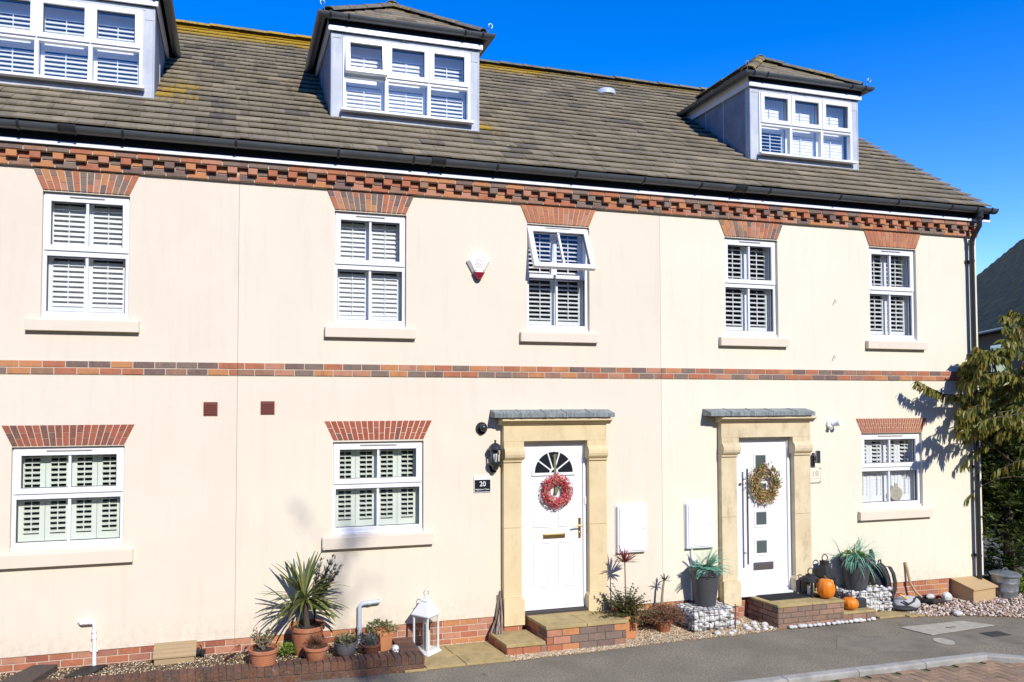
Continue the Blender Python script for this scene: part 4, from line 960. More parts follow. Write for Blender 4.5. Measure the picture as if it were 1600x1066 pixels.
def kerbs(p,q,off):
    p,q=Vector((*p,0)),Vector((*q,0)); d=(q-p); L=d.length; d/=L; s_=Vector((d.y,-d.x,0)); n=round(L/.915)
    g=MB()
    for i in range(n):
        a,b_=p+d*(L*i/n+.004),p+d*(L*(i+1)/n-.004)
        zo=U(-.002,.002)
        prof=[(0,-.14),(0,.003),(.105,.001),(.128,-.012),(.135,-.14)]
        V=[a+s_*u_+Vector((0,0,v_+zo)) for u_,v_ in prof]+[b_+s_*u_+Vector((0,0,v_+zo)) for u_,v_ in prof]; m_=5
        g.add(V,[(0,1,2,3,4),(9,8,7,6,5)]+[(k,k+m_,(k+1)%m_+m_,(k+1)%m_) for k in range(m_)])
    return g.build('kerb','kerb',kind='structure')
kerbs((-12,-2.281),(8.855,-2.456),0); kerbs((8.87,-2.452),(10.6,-4.02),0)
# cracks/patch and covers in the pavement
sheet('pavement_patch',[(7.85,-1.20),(8.80,-1.66),(9.6,-1.70),(9.4,-2.2),(8.2,-2.15),(7.4,-1.75)],.004,'asphalt_patch',.004)
sheet('pavement_patch',[(9.2,-1.70),(10.3,-1.55),(12.0,-2.0),(11.6,-2.9),(9.6,-2.35)],.0042,'asphalt_patch',.004)
t_=thing('inspection_cover','pale concrete rectangular cover set in the pavement near the gravel','cover',(9.45,-1.38,0))
m=MB(); m.prism([(8.85,-1.17),(9.87,-1.18),(10.07,-1.52),(8.93,-1.63)],.005,.012,'z'); m.build('cover_slab','cover_concrete',t_,bev=.002)
m=MB(); m.box(9.36,9.52,-1.425,-1.395,.0125,.0145); m.build('lifting_slot','ink_dark',t_)
GM[0]=False
t_=thing('round_cover','small round pale cover in the pavement in front of the concrete one','cover',(8.82,-1.91,0))
m=MB(); m.lathe([(.112,.0045),(.112,.010),(.090,.0105),(.088,.0085),(.004,.0088)],28,(8.82,-1.91,0)); m.build('cover_disc','cover_concrete',t_)
GM[0]=True
t_=thing('drain_cover','dark square iron drain cover in the pavement at the right','cover',(9.70,-1.86,0))
m=MB(); m.box(9.56,9.86,-1.97,-1.76,.005,.011); 
for i in range(5): m.box(9.585+i*.053,9.612+i*.053,-1.95,-1.78,.0111,.015)
m.build('grate','cast_iron',t_)
# flagstone path
g=MB()
for (a,b_,c_,d_) in ((2.70,3.14,-.905,-.48),(3.15,3.67,-.900,-.485),(2.70,3.13,-.472,-.06),(3.14,3.67,-.478,-.05),(2.455,2.692,-.93,-.90+.02)):
    g.cbox(a,b_,c_,d_,.004,.030+U(-.002,.002),.002)
g.build('path','slab',kind='structure')
g=MB(); g.cbox(8.94,9.36,-.70,-.42,.004,.030,.002); g.cbox(9.37,9.75,-.78,-.42,.004,.026,.002); g.build('path','slab',kind='structure')

# ------------------------------------------------------------------ steps
t_=thing('front_steps','two brick steps with sandstone slabs leading up to the panelled door','steps',(4.45,-.36,0))
m=MB(); brick_wall(m,4.185,5.20,.0,.262,-.700,.10,3,pitch=.222)
m.box(4.192,5.195,-.60,-.02,.001,.2615,1)
for i in range(3):   # left return bricks
    h=.262/3; y=-.695+(.11 if i%2 else .0)
    if i%2: m.box(4.183,4.20,-.698,-.595,i*h+.005,(i+1)*h-.005,0)
    while y<-.05: m.box(4.183,4.20,y+(.005),min(y+.213,-.02),i*h+.005,(i+1)*h-.005,0); y+=.222
    y=-.695+(.11 if i%2 else .0)
    while y<-.05: m.box(5.19,5.203,y+.005,min(y+.213,-.02),i*h+.005,(i+1)*h-.005,0); y+=.222
brick_wall(m,3.70,4.180,.0,.098,-.695,.10,1,pitch=.222)
m.box(3.706,4.178,-.60,-.02,.001,.0975,1)
y=-.69
while y<-.05: m.box(3.697,3.71,y+.005,min(y+.213,-.02),.005,.093,0); y+=.222
m.build('brick_base',['brick_mixed','mortar_dark'],t_)
for (a,b_,c_,d_,z) in ((4.165,4.68,-.722,-.18,.264),(4.686,5.222,-.722,-.18,.264),(4.165,4.50,-.175,-.004,.264),(4.505,5.01,-.175,-.004,.264),(3.682,4.160,-.716,-.10,.100)):
    m=MB(); m.cbox(a,b_,c_,d_,z,z+.040,.004); m.build('slab','slab',t_)
m=MB(); m.box(4.115,5.025,-.10,-.001,.303,.330); m.build('threshold','slate',t_)
t_=thing('front_steps','two mossy brown brick steps up to the modern door, with a black mat','steps',(8.1,-.36,0))
m=MB(); brick_wall(m,7.345,8.360,.0,.268,-.705,.10,4,pitch=.222); m.box(7.352,8.357,-.605,-.02,.001,.267,1)
for i in range(4):
    h=.268/4; y=-.70+(.11 if i%2 else 0)
    if i%2: m.box(7.342,7.36,-.703,-.596,i*h+.005,(i+1)*h-.005,0)
    while y<-.05: m.box(7.342,7.36,y+.005,min(y+.213,-.02),i*h+.005,(i+1)*h-.005,0); y+=.222
brick_wall(m,8.364,8.925,.0,.088,-.640,.10,1,pitch=.222); m.box(8.366,8.921,-.54,-.42,.001,.0875,1)
m.build('brick_base',['brick_brown','mortar_dark'],t_)
for (a,b_,c_,d_,z) in ((7.338,7.86,-.712,-.22,.270),(7.865,8.367,-.712,-.22,.270),(7.338,7.70,-.215,-.004,.270),(7.705,8.367,-.215,-.004,.270),(8.371,8.93,-.648,-.415,.090)):
    m=MB(); m.cbox(a,b_,c_,d_,z,z+.032,.005); m.build('slab','slab',t_)
m=MB(); m.box(7.160,8.071,-.10,-.001,.303,.334); m.build('threshold','door_white',t_)
m=MB(); m.box(7.42,8.02,-.43,-.105,.3035,.313)
for i in range(20): m.box(7.44+i*.029,7.455+i*.029,-.415,-.12,.3131,.319)
tag(m.build('doormat','doormat',None),'black ribbed doormat on the top step of the modern door','doormat')

# ------------------------------------------------------------------ raised bed
bdx,bdy=2.67+.20,-.93+.77; bl=math.hypot(bdx,bdy); BM=Matrix.Translation((-.20,-.77,0))@Matrix.Rotation(math.atan2(bdy,bdx),4,'Z')
t_=thing('raised_bed','low weathered brick wall round the planted bed, topped with bricks on edge','wall',(1.2,-.8,0))
m=MB()
def obox(m,a,b_,c_,d_,z0,z1,mat=0,rnd=None): m.cbox(a,b_,c_,d_,z0,z1,.004,mat,rnd,M=BM)
x=-1.7
while x<bl-.02:
    obox(m,x+.004,min(x+.071,bl),0+U(-.004,.004),.215,.082,.178+U(-.004,.004)); x+=.0745
x=-1.7; k=0
while x<bl: obox(m,x+.005,min(x+.213,bl),.012,.10,.004,.073); x+=.218
m.box(-1.7,bl-.006,.014,.20,.0,.165,1,M=BM)
# return at the right end
y=.225
while y<.80: m.cbox(bl-.215,bl,y+.004,y+.071,.082,.178+U(-.004,.004),.004,0,M=BM); y+=.0745
m.box(bl-.20,bl-.006,.18,.82,0,.165,1,M=BM)
y=.02
while y<.80: m.box(bl-.012,bl-.002,y+.005,y+.213,.004,.073,0,M=BM); y+=.218
m.build('bed_wall',['brick_old','mortar_dark'],t_)
m=MB(); m.add([(-1.9,-.66,.140),(2.50,-.74,.140),(2.50,.012,.145),(-1.9,.012,.145)],[(0,1,2,3)]); m.build('soil','soil',t_)

def pebbles(name,pts,size,mat,label,cat='gravel',flat=.6,big=False,seed=1,parent=None):
    rng=np.random.default_rng(seed); n=len(pts)
    if big:
        p=(1+5**.5)/2; bv=np.array([(-1,p,0),(1,p,0),(-1,-p,0),(1,-p,0),(0,-1,p),(0,1,p),(0,-1,-p),(0,1,-p),(p,0,-1),(p,0,1),(-p,0,-1),(-p,0,1)])/1.9
        bf=np.array([(0,11,5),(0,5,1),(0,1,7),(0,7,10),(0,10,11),(1,5,9),(5,11,4),(11,10,2),(10,7,6),(7,1,8),(3,9,4),(3,4,2),(3,2,6),(3,6,8),(3,8,9),(4,9,5),(2,4,11),(6,2,10),(8,6,7),(9,8,1)])
    else:
        bv=np.array([(1,0,0),(-1,0,0),(0,1,0),(0,-1,0),(0,0,1),(0,0,-1)],float); bf=np.array([(0,2,4),(2,1,4),(1,3,4),(3,0,4),(2,0,5),(1,2,5),(3,1,5),(0,3,5)])
    sc=rng.uniform(size[0],size[1],(n,1))*np.stack([rng.uniform(.8,1.3,n),rng.uniform(.6,1.0,n),rng.uniform(flat*.8,flat*1.2,n)],1)*.5
    q=rng.normal(size=(n,4)); q[:,1:3]*=.35; q/=np.linalg.norm(q,axis=1,keepdims=True); w_,x_,y_,z_=q.T
    Rm=np.stack([1-2*(y_*y_+z_*z_),2*(x_*y_-z_*w_),2*(x_*z_+y_*w_),2*(x_*y_+z_*w_),1-2*(x_*x_+z_*z_),2*(y_*z_-x_*w_),2*(x_*z_-y_*w_),2*(y_*z_+x_*w_),1-2*(x_*x_+y_*y_)],1).reshape(n,3,3)
    jit=bv[None]*(1+rng.uniform(-.12,.12,(n,len(bv),1)))
    V=np.einsum('nij,nkj->nki',Rm,jit*sc[:,None,:])+np.stack([pts[:,0]-.078*pts[:,1],pts[:,1]*.768,pts[:,2]],1)[:,None,:]
    F=bf[None]+np.arange(n)[:,None,None]*len(bv)
    me=bpy.data.meshes.new(name); me.from_pydata(V.reshape(-1,3).tolist(),[],F.reshape(-1,3).tolist()); me.materials.append(M[mat])
    a=me.attributes.new('rnd','FLOAT','FACE'); a.data.foreach_set('value',np.repeat(rng.random(n),len(bf)).tolist())
    if big: me.polygons.foreach_set('use_smooth',[True]*len(me.polygons))
    o=bpy.data.objects.new(name,me); COL.objects.link(o)
    if parent is not None: o.parent=parent; o.matrix_parent_inverse=wmat(parent).inverted()
    else:
        o['label']=label; o['category']=cat
    o['kind']='stuff'
    return o
ex=[p[0] for p in EDGE]; ey_=[p[1] for p in EDGE]
rng=np.random.default_rng(5)
def scat(n,x0,x1,y0,y1,z,zj=.006,clip=True):
    x=rng.uniform(x0,x1,n); y=rng.uniform(y0,y1,n)
    if clip:
        k=y>np.interp(x,ex,ey_)+rng.uniform(-.02,.03,n); x,y=x[k],y[k]
    return np.stack([x,y,z+rng.uniform(-.003,zj,len(x))],1)
pts=np.concatenate([scat(3800,3.66,5.25,-.93,-.66,.012),scat(1500,2.7,3.7,-.07,.0,.018),scat(9500,5.2,7.34,-.86,.0,.014)])
pebbles('gravel',pts,(.012,.021),'pebble','fine golden gravel round the steps and plants','gravel')
pts=np.concatenate([scat(5200,9.5,12.9,-2.3,.0,.018,.014),scat(500,8.9,9.6,-.35,-.0,.012)])
pebbles('gravel',pts,(.022,.052),'pebble_pink','coarse pinkish gravel in front of the end of the terrace','gravel',big=True,seed=3)
pts=np.concatenate([scat(2600,-1.8,2.5,-.60,.0,.146,.006,False),scat(500,-1.8,.5,-.75,.0,.15,.006,False)])
pebbles('gravel',pts,(.010,.020),'pebble','loose gravel scattered over the soil of the brick-edged bed','gravel',seed=4)
# white cobbles round the gabion and along the steps
GM[0]=False
cob=[(7.02,-.45),(7.10,-.55),(7.18,-.40),(7.22,-.58),(6.95,-.62),(7.05,-.68),(7.26,-.66),(6.62,-.74),(6.72,-.66),(7.15,-.70),(7.0,-.30),(7.28,-.50),(6.45,-.70)]
cob+=[(7.5+i*.072+U(-.01,.01),-.745+U(-.01,.012)) for i in range(19)]
cob+=[(10.05,-.92),(10.10,-.85),(10.62,-.14),(10.2,-.2)]
for i,(x,y) in enumerate(cob):
    m=MB(); r_=U(.026,.048) if i<32 else U(.05,.075)
    blob(m,(x,y,.012+r_*.45),(r_,r_*.8,r_*.6),10,7,wob=.06,seed=i)
    o=m.build('cobble','cobble',None,smooth=True)
    tag(o,('pale rounded cobble lying on the gravel beside the left stone-filled basket' if i<13 else 'pale rounded cobble in the row along the foot of the brown brick steps' if i<32 else 'big whitish stone on the coarse pinkish gravel'),'stone','pale cobbles '+('beside the left basket' if i<13 else 'along the brown steps' if i<32 else 'on the coarse gravel'))

# ------------------------------------------------------------------ pots and plants
def rdir(up0=-.3,up1=1.0,rg=random):
    a=rg.uniform(0,2*math.pi); z=rg.uniform(up0,up1); q=math.sqrt(max(0,1-z*z)); return Vector((q*math.cos(a),q*math.sin(a),z))
def round_pot(t_,c,rt,rb,z0,z1,mat,rim=.03,ribs=0,over=.010,name='pot'):
    H=z1-z0; th=.010; pr=[(rb*.96,0),(rb,.004)]
    if ribs:
        zz=H-rim
        for i in range(ribs):
            za=.02+(zz-.02)*i/ribs; zb=.02+(zz-.02)*(i+1)/ribs; ra=rb+(rt-rb)*za/H; rb2=rb+(rt-rb)*zb/H
            pr+=[(ra,za),(ra+.005,za+(zb-za)*.3),(ra+.006,za+(zb-za)*.7),(rb2,zb-.001)]
    pr+=[(rb+(rt-rb)*(H-rim)/H,H-rim),(rt+over,H-rim+.003),(rt+over,H-.004),(rt+over-.004,H),(rt-th,H),(rt-th-.003,H-.03),(.001,H-.032)]
    mb=MB(); mb.lathe(pr,36,(c[0],c[1],z0)); o=mb.build(name,mat,t_,smooth=True)
    mb=MB(); blob(mb,(c[0],c[1],z1-.035),(rt-th-.002,rt-th-.002,.012),18,6,wob=.03); mb.build('compost','compost',t_)
    return o
def planted(name,label,cat,loc,group=None): return thing(name,label,cat,loc,group)

# ribbed terracotta pot with a jade-like plant
t_=planted('potted_plant','ribbed terracotta pot with a sparse branching plant, leftmost pot in the raised bed','plant',(1.02,-.62,.145))
round_pot(t_,(1.02,-.62),.148,.115,.146,.330,'terracotta',rim=.035,ribs=6)
mb=MB(); st=MB(); rg=random.Random(11)
for i in range(16):
    d=rdir(.35,1,rg); L=rg.uniform(.12,.22); p0=Vector((1.02,-.62,.30)); pts=[p0]; p=p0
    for k in range(4): d=(d+Vector((rg.uniform(-.2,.2),rg.uniform(-.2,.2),.12))).normalized(); p=p+d*L/4; pts.append(p)
    st.tube(pts,[.005,.004,.004,.003,.002],5)
    for q in pts[2:]:
        for _ in range(6): dd=rdir(-.2,1,rg); mb.leaf(q+dd*.01,dd,rdir(-.5,1,rg),rg.uniform(.025,.045),rg.uniform(.012,.018))
st.build('stems','bark_pale',t_); mb.build('foliage','leaf_olive',t_)
# cordyline in the tall pot
t_=planted('cordyline','large green spiky cordyline in a tall terracotta pot against the wall','plant',(1.52,-.27,.145))
round_pot(t_,(1.52,-.27),.185,.135,.146,.455,'terracotta',rim=.045)
mb=MB(); mb.tube([(1.52,-.27,.42),(1.505,-.29,.55),(1.49,-.32,.70),(1.485,-.33,.76)],[.038,.030,.030,.022],10); mb.build('stem','bark',t_)
mb=MB(); rg=random.Random(4)
for i in range(105):
    d=rdir(-.35,.98,rg); L=rg.uniform(.36,.54)*(1 if d.z>-.1 else .85); c0=Vector((1.485,-.335,.72+.05*rg.random()))
    if d.y>.25: d.y*=.45; d.normalize()
    mb.blade(c0+d*.02,d,L,rg.uniform(.022,.032),droop=rg.uniform(.2,1.5) if d.z>0 else .5,n=6,rnd=rg.random(),pw=.55)
mb.build('foliage','leaf_cordyline',t_)
# dark spiky shrub leaning out behind it
t_=planted('dark_shrub','dark leafless-looking spiky shrub leaning up to the right of the big cordyline','shrub',(1.62,-.13,.145))
mb=MB(); rg=random.Random(9)
mb.tube([(1.63,-.12,.14),(1.62,-.12,.45),(1.64,-.13,.72)],[.014,.011,.008],7)
for i in range(34):
    a=rg.uniform(-.12,.60); b0=Vector((1.62,-.13,.62+rg.uniform(0,.12))); d=Vector((math.sin(a)*1.0+.10,rg.uniform(-.12,.06),math.cos(a))).normalized(); L=rg.uniform(.22,.50); p=b0; pts=[p]
    for k in range(5): d=(d+Vector((rg.uniform(-.08,.12),rg.uniform(-.05,.05),rg.uniform(-.06,.04)))).normalized(); p=p+d*L/5; pts.append(p)
    mb.tube(pts,[.0035,.003,.003,.0025,.002,.0015],4)
    for q in pts[2:]:
        for _ in range(5): dd=(d+rdir(-.6,1,rg)*.75).normalized(); mb.leaf(q,dd,rdir(-1,1,rg),rg.uniform(.03,.055),.007,rnd=rg.random())
mb.build('foliage','leaf_darkspiky',t_)
# little lime plant
mb=MB(); rg=random.Random(21); 
for i in range(150):
    d=rdir(.0,1,rg); q=rg.uniform(.0,.10); mb.leaf(Vector((1.29,-.33,.18))+d*q,d,rdir(-1,1,rg),rg.uniform(.035,.06),.025,rnd=rg.random())
tag(mb.build('small_plant','leaf_lime',None),'small yellow-green leafy plant growing between the ribbed pot and the tall pot','plant')
# front terracotta pot with dry brown plant
t_=planted('potted_plant','plain terracotta pot of dry brown growth in front of the big cordyline','plant',(1.565,-.62,.145))
round_pot(t_,(1.565,-.62),.128,.098,.146,.302,'terracotta',rim=.03)
mb=MB(); rg=random.Random(31)
for i in range(420):
    d=rdir(-.1,1,rg); mb.blade(Vector((1.565,-.60,.30)),d,rg.uniform(.09,.17),.004,droop=rg.uniform(-.5,1.6),n=3,rnd=rg.random())
mb.build('foliage','leaf_heather',t_)
t_=planted('potted_plant','grey-brown glazed bowl with a small bushy plant, between the brown pots','plant',(1.885,-.57,.145))
mb=MB(); mb.lathe([(.055,0),(.085,.015),(.108,.06),(.115,.11),(.118,.145),(.124,.150),(.124,.158),(.112,.158),(.108,.13),(.001,.128)],32,(1.885,-.57,.146)); mb.build('pot','glazed_grey',t_,smooth=True)
mb=MB(); rg=random.Random(41)
for i in range(26):
    d=rdir(.25,1,rg); p=Vector((1.885,-.57,.27)); e=p+d*rg.uniform(.10,.19); mb.tube([p,(p+e)/2+Vector((0,0,.01)),e],[.003,.0025,.002],4,1)
    for _ in range(12): q=p.lerp(e,rg.uniform(.4,1.05)); dd=rdir(-.3,1,rg); mb.leaf(q,dd,rdir(-1,1,rg),rg.uniform(.02,.038),.014,rnd=rg.random())
mb.build('foliage',['leaf_variegated','bark'],t_)
t_=planted('potted_plant','dark red-brown pot of grey-green lavender, right of the grey bowl','plant',(2.157,-.57,.145))
round_pot(t_,(2.157,-.57),.100,.082,.146,.262,'terracotta_dark',rim=.025)
mb=MB(); rg=random.Random(51)
for i in range(210):
    d=(Vector((rg.uniform(-.55,.55),rg.uniform(-.5,.5),1))).normalized(); mb.blade(Vector((2.157+rg.uniform(-.06,.06),-.57+rg.uniform(-.05,.05),.24)),d,rg.uniform(.07,.14),.006,droop=.3,n=2,rnd=rg.random())
mb.build('foliage','leaf_lavender',t_)
def square_pot(t_,c,st_,sb,z0,z1,mat,rot=0):
    Mz=Matrix.Translation((c[0],c[1],0))@Matrix.Rotation(rot,4,'Z'); mb=MB()
    def ring(h,z): return [tuple(Mz@Vector((x*h,y*h,z))) for x,y in ((-1,-1),(1,-1),(1,1),(-1,1))]
    R_=[ring(sb/2,z0),ring(st_/2*.97,z1-.03),ring(st_/2+.006,z1-.028),ring(st_/2+.006,z1),ring(st_/2-.014,z1),ring(st_/2-.018,z1-.04)]
    vs=[p for r_ in R_ for p in r_]; fs=[(0,3,2,1),tuple(len(vs)-4+k for k in range(4))]
    for i in range(len(R_)-1):
        for k in range(4): fs.append((i*4+k,i*4+(k+1)%4,(i+1)*4+(k+1)%4,(i+1)*4+k))
    mb.add(vs,fs); return mb.build('pot',mat,t_,bev=.003)
t_=planted('potted_plant','orange square clay pot with a cream-edged leafy shrub, beside the grey-blue pipe','plant',(2.33,-.42,.145))
square_pot(t_,(2.33,-.42),.17,.125,.146,.345,'terracotta_orange',rot=.35)
mb=MB(); rg=random.Random(61)
for i in range(330):
    d=rdir(-.15,1,rg); q=Vector((2.31,-.42,.36))+Vector((d.x*.18,d.y*.13,d.z*.10))*rg.uniform(.45,1); mb.leaf(q,(d+rdir(-1,1,rg)*.5).normalized(),rdir(-1,1,rg),rg.uniform(.025,.045),.018,rnd=rg.random())
mb.build('foliage','leaf_variegated',t_)
# skull ornament
t_=thing('skull_ornament','tiny white skull-shaped ornament on the bed wall by the dark red pot','ornament',(2.415,-.66,.145))
mb=MB(); blob(mb,(2.415,-.66,.200),(.040,.045,.042),14,10,wob=.03); mb.box(2.395,2.440,-.70,-.655,.150,.185); mb.build('skull','white_paint',t_,smooth=True,bev=.006)
for x in (2.403,2.432):
    mb=MB(); blob(mb,(x,-.697,.202),(.008,.008,.009),8,6); mb.build('eye_socket','ink_dark',t_)
# curved clay shard, wooden hatch box, black pad, old timber, all in the bed
mb=MB(); n=8
V=[]
for i in range(n+1):
    a=i/n; x=.62+.16*a-.02*math.sin(a*3); z=.15+.17*a+.015*math.sin(a*3.1); V+=[(x,-.42-.02*a,z),(x+.035,-.30,z-.01),(x+.028,-.30,z-.026),(x-.008,-.42-.02*a,z-.018)]
fs=[(0,1,2,3),(4*n+3,4*n+2,4*n+1,4*n)]
for i in range(n):
    for k in range(4): fs.append((4*i+k,4*(i+1)+k,4*(i+1)+(k+1)%4,4*i+(k+1)%4))
mb.add(V,fs); tag(mb.build('clay_shard','terracotta',None,smooth=True),'curved broken terracotta shard propped up left of the ribbed pot','shard')
t_=thing('wooden_box','slatted wooden box with a sloping top against the brick plinth, at the lower left','box',(.17,-.1,.14))
mb=MB(); mb.box(-.035,.365,-.19,-.165,.140,.205); mb.box(-.035,-.012,-.164,-.0,.140,.215); mb.box(.342,.365,-.164,-.0,.140,.215); mb.build('body','timber',t_,bev=.003)
for i in range(4):
    y0=-.205+i*.050; z0=.208+i*.027; mb=MB(); mb.prism([(y0,z0),(y0+.050,z0+.027),(y0+.050,z0+.041),(y0,z0+.022)],-.05,.38,'x'); mb.build('slat','timber',t_,bev=.002)
mb=MB(); mb.prism([(-.86,-.36),(-.62,-.34),(-.50,-.12),(-.73,-.10)],.150,.166,'z'); tag(mb.build('drain_pad','black_matt',None,bev=.003),'black square pad under the foot of the white waste pipe','pad')
mb=MB(); mb.prism([(-1.42,-.52),(-1.12,-.56),(-.98,-.14),(-1.22,-.10)],.14,.215,'z'); tag(mb.build('old_timber','bark',None,bev=.006),'dark weathered block of timber lying in the bed at the far lower left','timber')

# white lantern with candles
t_=thing('garden_lantern','tall white lantern holding two cream candles, on the flagstones by the bed','lantern',(2.86,-.27,.03))
LM=Matrix.Translation((2.865,-.27,.032))@Matrix.Rotation(R(38),4,'Z')
def lb(mb,x0,x1,y0,y1,z0,z1): mb.box(x0,x1,y0,y1,z0,z1,M=LM)
h=.098
mb=MB(); lb(mb,-.125,.125,-.125,.125,0,.022); lb(mb,-.110,.110,-.110,.110,.022,.045); mb.build('base','white_paint',t_,bev=.003)
mb=MB()
for x in (-1,1):
    for y in (-1,1): lb(mb,x*h-.008,x*h+.008,y*h-.008,y*h+.008,.045,.425)
for s_ in (-1,1): lb(mb,-h,h,s_*h-.006,s_*h+.006,.410,.426); lb(mb,s_*h-.0061,s_*h+.0061,-h,h,.410,.4255)
mb.build('frame','white_paint',t_)
def pyr(mb,r0,z0,r1,z1): 
    v=[tuple(LM@Vector((x*r0,y*r0,z0))) for x,y in ((-1,-1),(1,-1),(1,1),(-1,1))]+[tuple(LM@Vector((x*r1,y*r1,z1))) for x,y in ((-1,-1),(1,-1),(1,1),(-1,1))]
    mb.add(v,[(3,2,1,0),(4,5,6,7),(0,1,5,4),(1,2,6,5),(2,3,7,6),(3,0,4,7)])
mb=MB(); pyr(mb,.122,.427,.122,.440); pyr(mb,.118,.4401,.045,.575); pyr(mb,.048,.5751,.048,.590); pyr(mb,.035,.5901,.020,.640); mb.build('roof','white_paint',t_)
mb=MB(); q0=LM@Vector((0,0,.640)); mb.tube([q0+Vector((.028*math.cos(q),0,.028+.030*math.sin(q))) for q in np.linspace(-1.57,4.7,16)],.004,6); mb.build('ring','galv',t_)
for (x,y,zz,r_) in ((-.035,-.02,.30,.033),(.045,.02,.19,.036)):
    mb=MB(); q=LM@Vector((x,y,0)); mb.tube([(q.x,q.y,.077),(q.x,q.y,.077+zz-.01)],r_,18); mb.tube([(q.x,q.y,.077+zz-.01),(q.x,q.y,.077+zz+.01)],.002,5); mb.build('candle','candle',t_,smooth=True)
for s_,ax in ((-1,0),(1,0),(-1,1),(1,1)):
    mb=MB(); v=[(-h,s_*h,.045),(h,s_*h,.045),(h,s_*h,.41),(-h,s_*h,.41)] if ax==0 else [(s_*h,-h,.045),(s_*h,h,.045),(s_*h,h,.41),(s_*h,-h,.41)]
    mb.add([tuple(LM@Vector(p)) for p in v],[(0,1,2,3)]); mb.build('pane','glass',t_)
# bundle of driftwood sticks
t_=thing('driftwood_bundle','bundle of grey driftwood sticks leaning in the corner of the left stone pillar','driftwood',(3.78,-.1,.14))
rg=random.Random(3)
for i in range(13):
    x0=3.70+.013*i+rg.uniform(-.01,.01); y0=-.16+rg.uniform(-.03,.07); x1=3.835+rg.uniform(-.03,.02); z1=rg.uniform(.30,.62) if i>2 else rg.uniform(.25,.4)
    if x1>3.86: x1=3.86
    p=[(x0,y0,.142),(x0+(x1-x0)*.35+rg.uniform(-.01,.01),y0*.7,.142+(z1-.142)*.4),(x0+(x1-x0)*.75,y0*.4-.01,.142+(z1-.142)*.75),(x1,-.03,z1)]
    mb=MB(); mb.tube(p,[rg.uniform(.010,.016),.012,.010,.005],7); mb.build('stick','driftwood',t_)

# square pot with ferny shrub right of the panelled door's steps
t_=planted('potted_plant','square orange pot with feathery green shrub and red cordyline spikes beside the steps','plant',(5.36,-.38,.01))
square_pot(t_,(5.345,-.37),.235,.19,.012,.285,'terracotta_orange',rot=.15)
mb=MB(); rg=random.Random(71)
for i in range(85):
    a=rg.uniform(0,2*math.pi); el=rg.uniform(.0,1.35); d=Vector((math.cos(a)*math.cos(el),math.sin(a)*math.cos(el)*.55-.1,math.sin(el))); p=Vector((5.34,-.39,.27)); L=rg.uniform(.25,.46)*(1.15-.4*abs(math.sin(a))); n=9; pts=[p]
    for k in range(n): d=(d+Vector((0,0,-.11*k/n-.015))).normalized(); p=p+d*L/n; pts.append(p)
    mb.tube(pts,[.004]*5+[.0025]*5,4,1)
    for k,q in enumerate(pts[2:]):
        sd=d.cross(Vector((0,0,1))).normalized()
        for s_ in (-1,1):
            for _ in range(2):
                dd=(sd*s_*rg.uniform(.6,1)+d*.5+Vector((0,0,rg.uniform(-.5,.25)))).normalized(); mb.leaf(q,dd,(0,rg.uniform(-.3,.3),1),rg.uniform(.035,.06)*(1.1-.06*k),.019,rnd=rg.random())
mb.build('foliage',['leaf_fern','bark'],t_)
mb=MB(); mb.tube([(5.37,-.36,.25),(5.36,-.37,.60),(5.352,-.37,.93)],[.009,.008,.007],7)
for i in range(52):
    d=rdir(.1,1,rg); mb.blade(Vector((5.352,-.37,.91)),d,rg.uniform(.12,.23),.019,droop=rg.uniform(0,.6),n=4,rnd=rg.random())
mb.build('red_spikes','leaf_burgundy',t_)
# brown heather pot and small purple palm
t_=planted('potted_plant','small terracotta pot overflowing with rust-brown heather on the golden gravel','plant',(5.92,-.30,.01))
round_pot(t_,(5.92,-.30),.100,.075,.012,.175,'terracotta',rim=.025)
mb=MB(); rg=random.Random(81)
for i in range(2600):
    d=rdir(-.45,1,rg); r_=rg.uniform(.3,1); q=Vector((5.91+d.x*.27*r_,-.31+d.y*.20*r_,.21+d.z*.13*r_)); mb.leaf(q,(d+rdir(-1,1,rg)*.9).normalized(),rdir(-1,1,rg),rg.uniform(.02,.045),.010,rnd=rg.random())
mb.build('foliage','leaf_heather',t_)
t_=planted('small_cordyline','slender purple cordyline with a little tuft on a bare stem, behind the brown heather','plant',(5.98,-.16,.01))
mb=MB(); mb.tube([(5.97,-.16,.01),(5.965,-.17,.30),(5.985,-.18,.55),(6.00,-.19,.63)],[.018,.016,.014,.012],8); mb.build('stem','bark_pale',t_)
mb=MB(); rg=random.Random(83)
for i in range(15): d=rdir(.15,1,rg); mb.blade(Vector((6.0,-.19,.62)),d,rg.uniform(.08,.13),.018,droop=.6,n=4,rnd=rg.random())
mb.build('foliage','leaf_purple',t_)

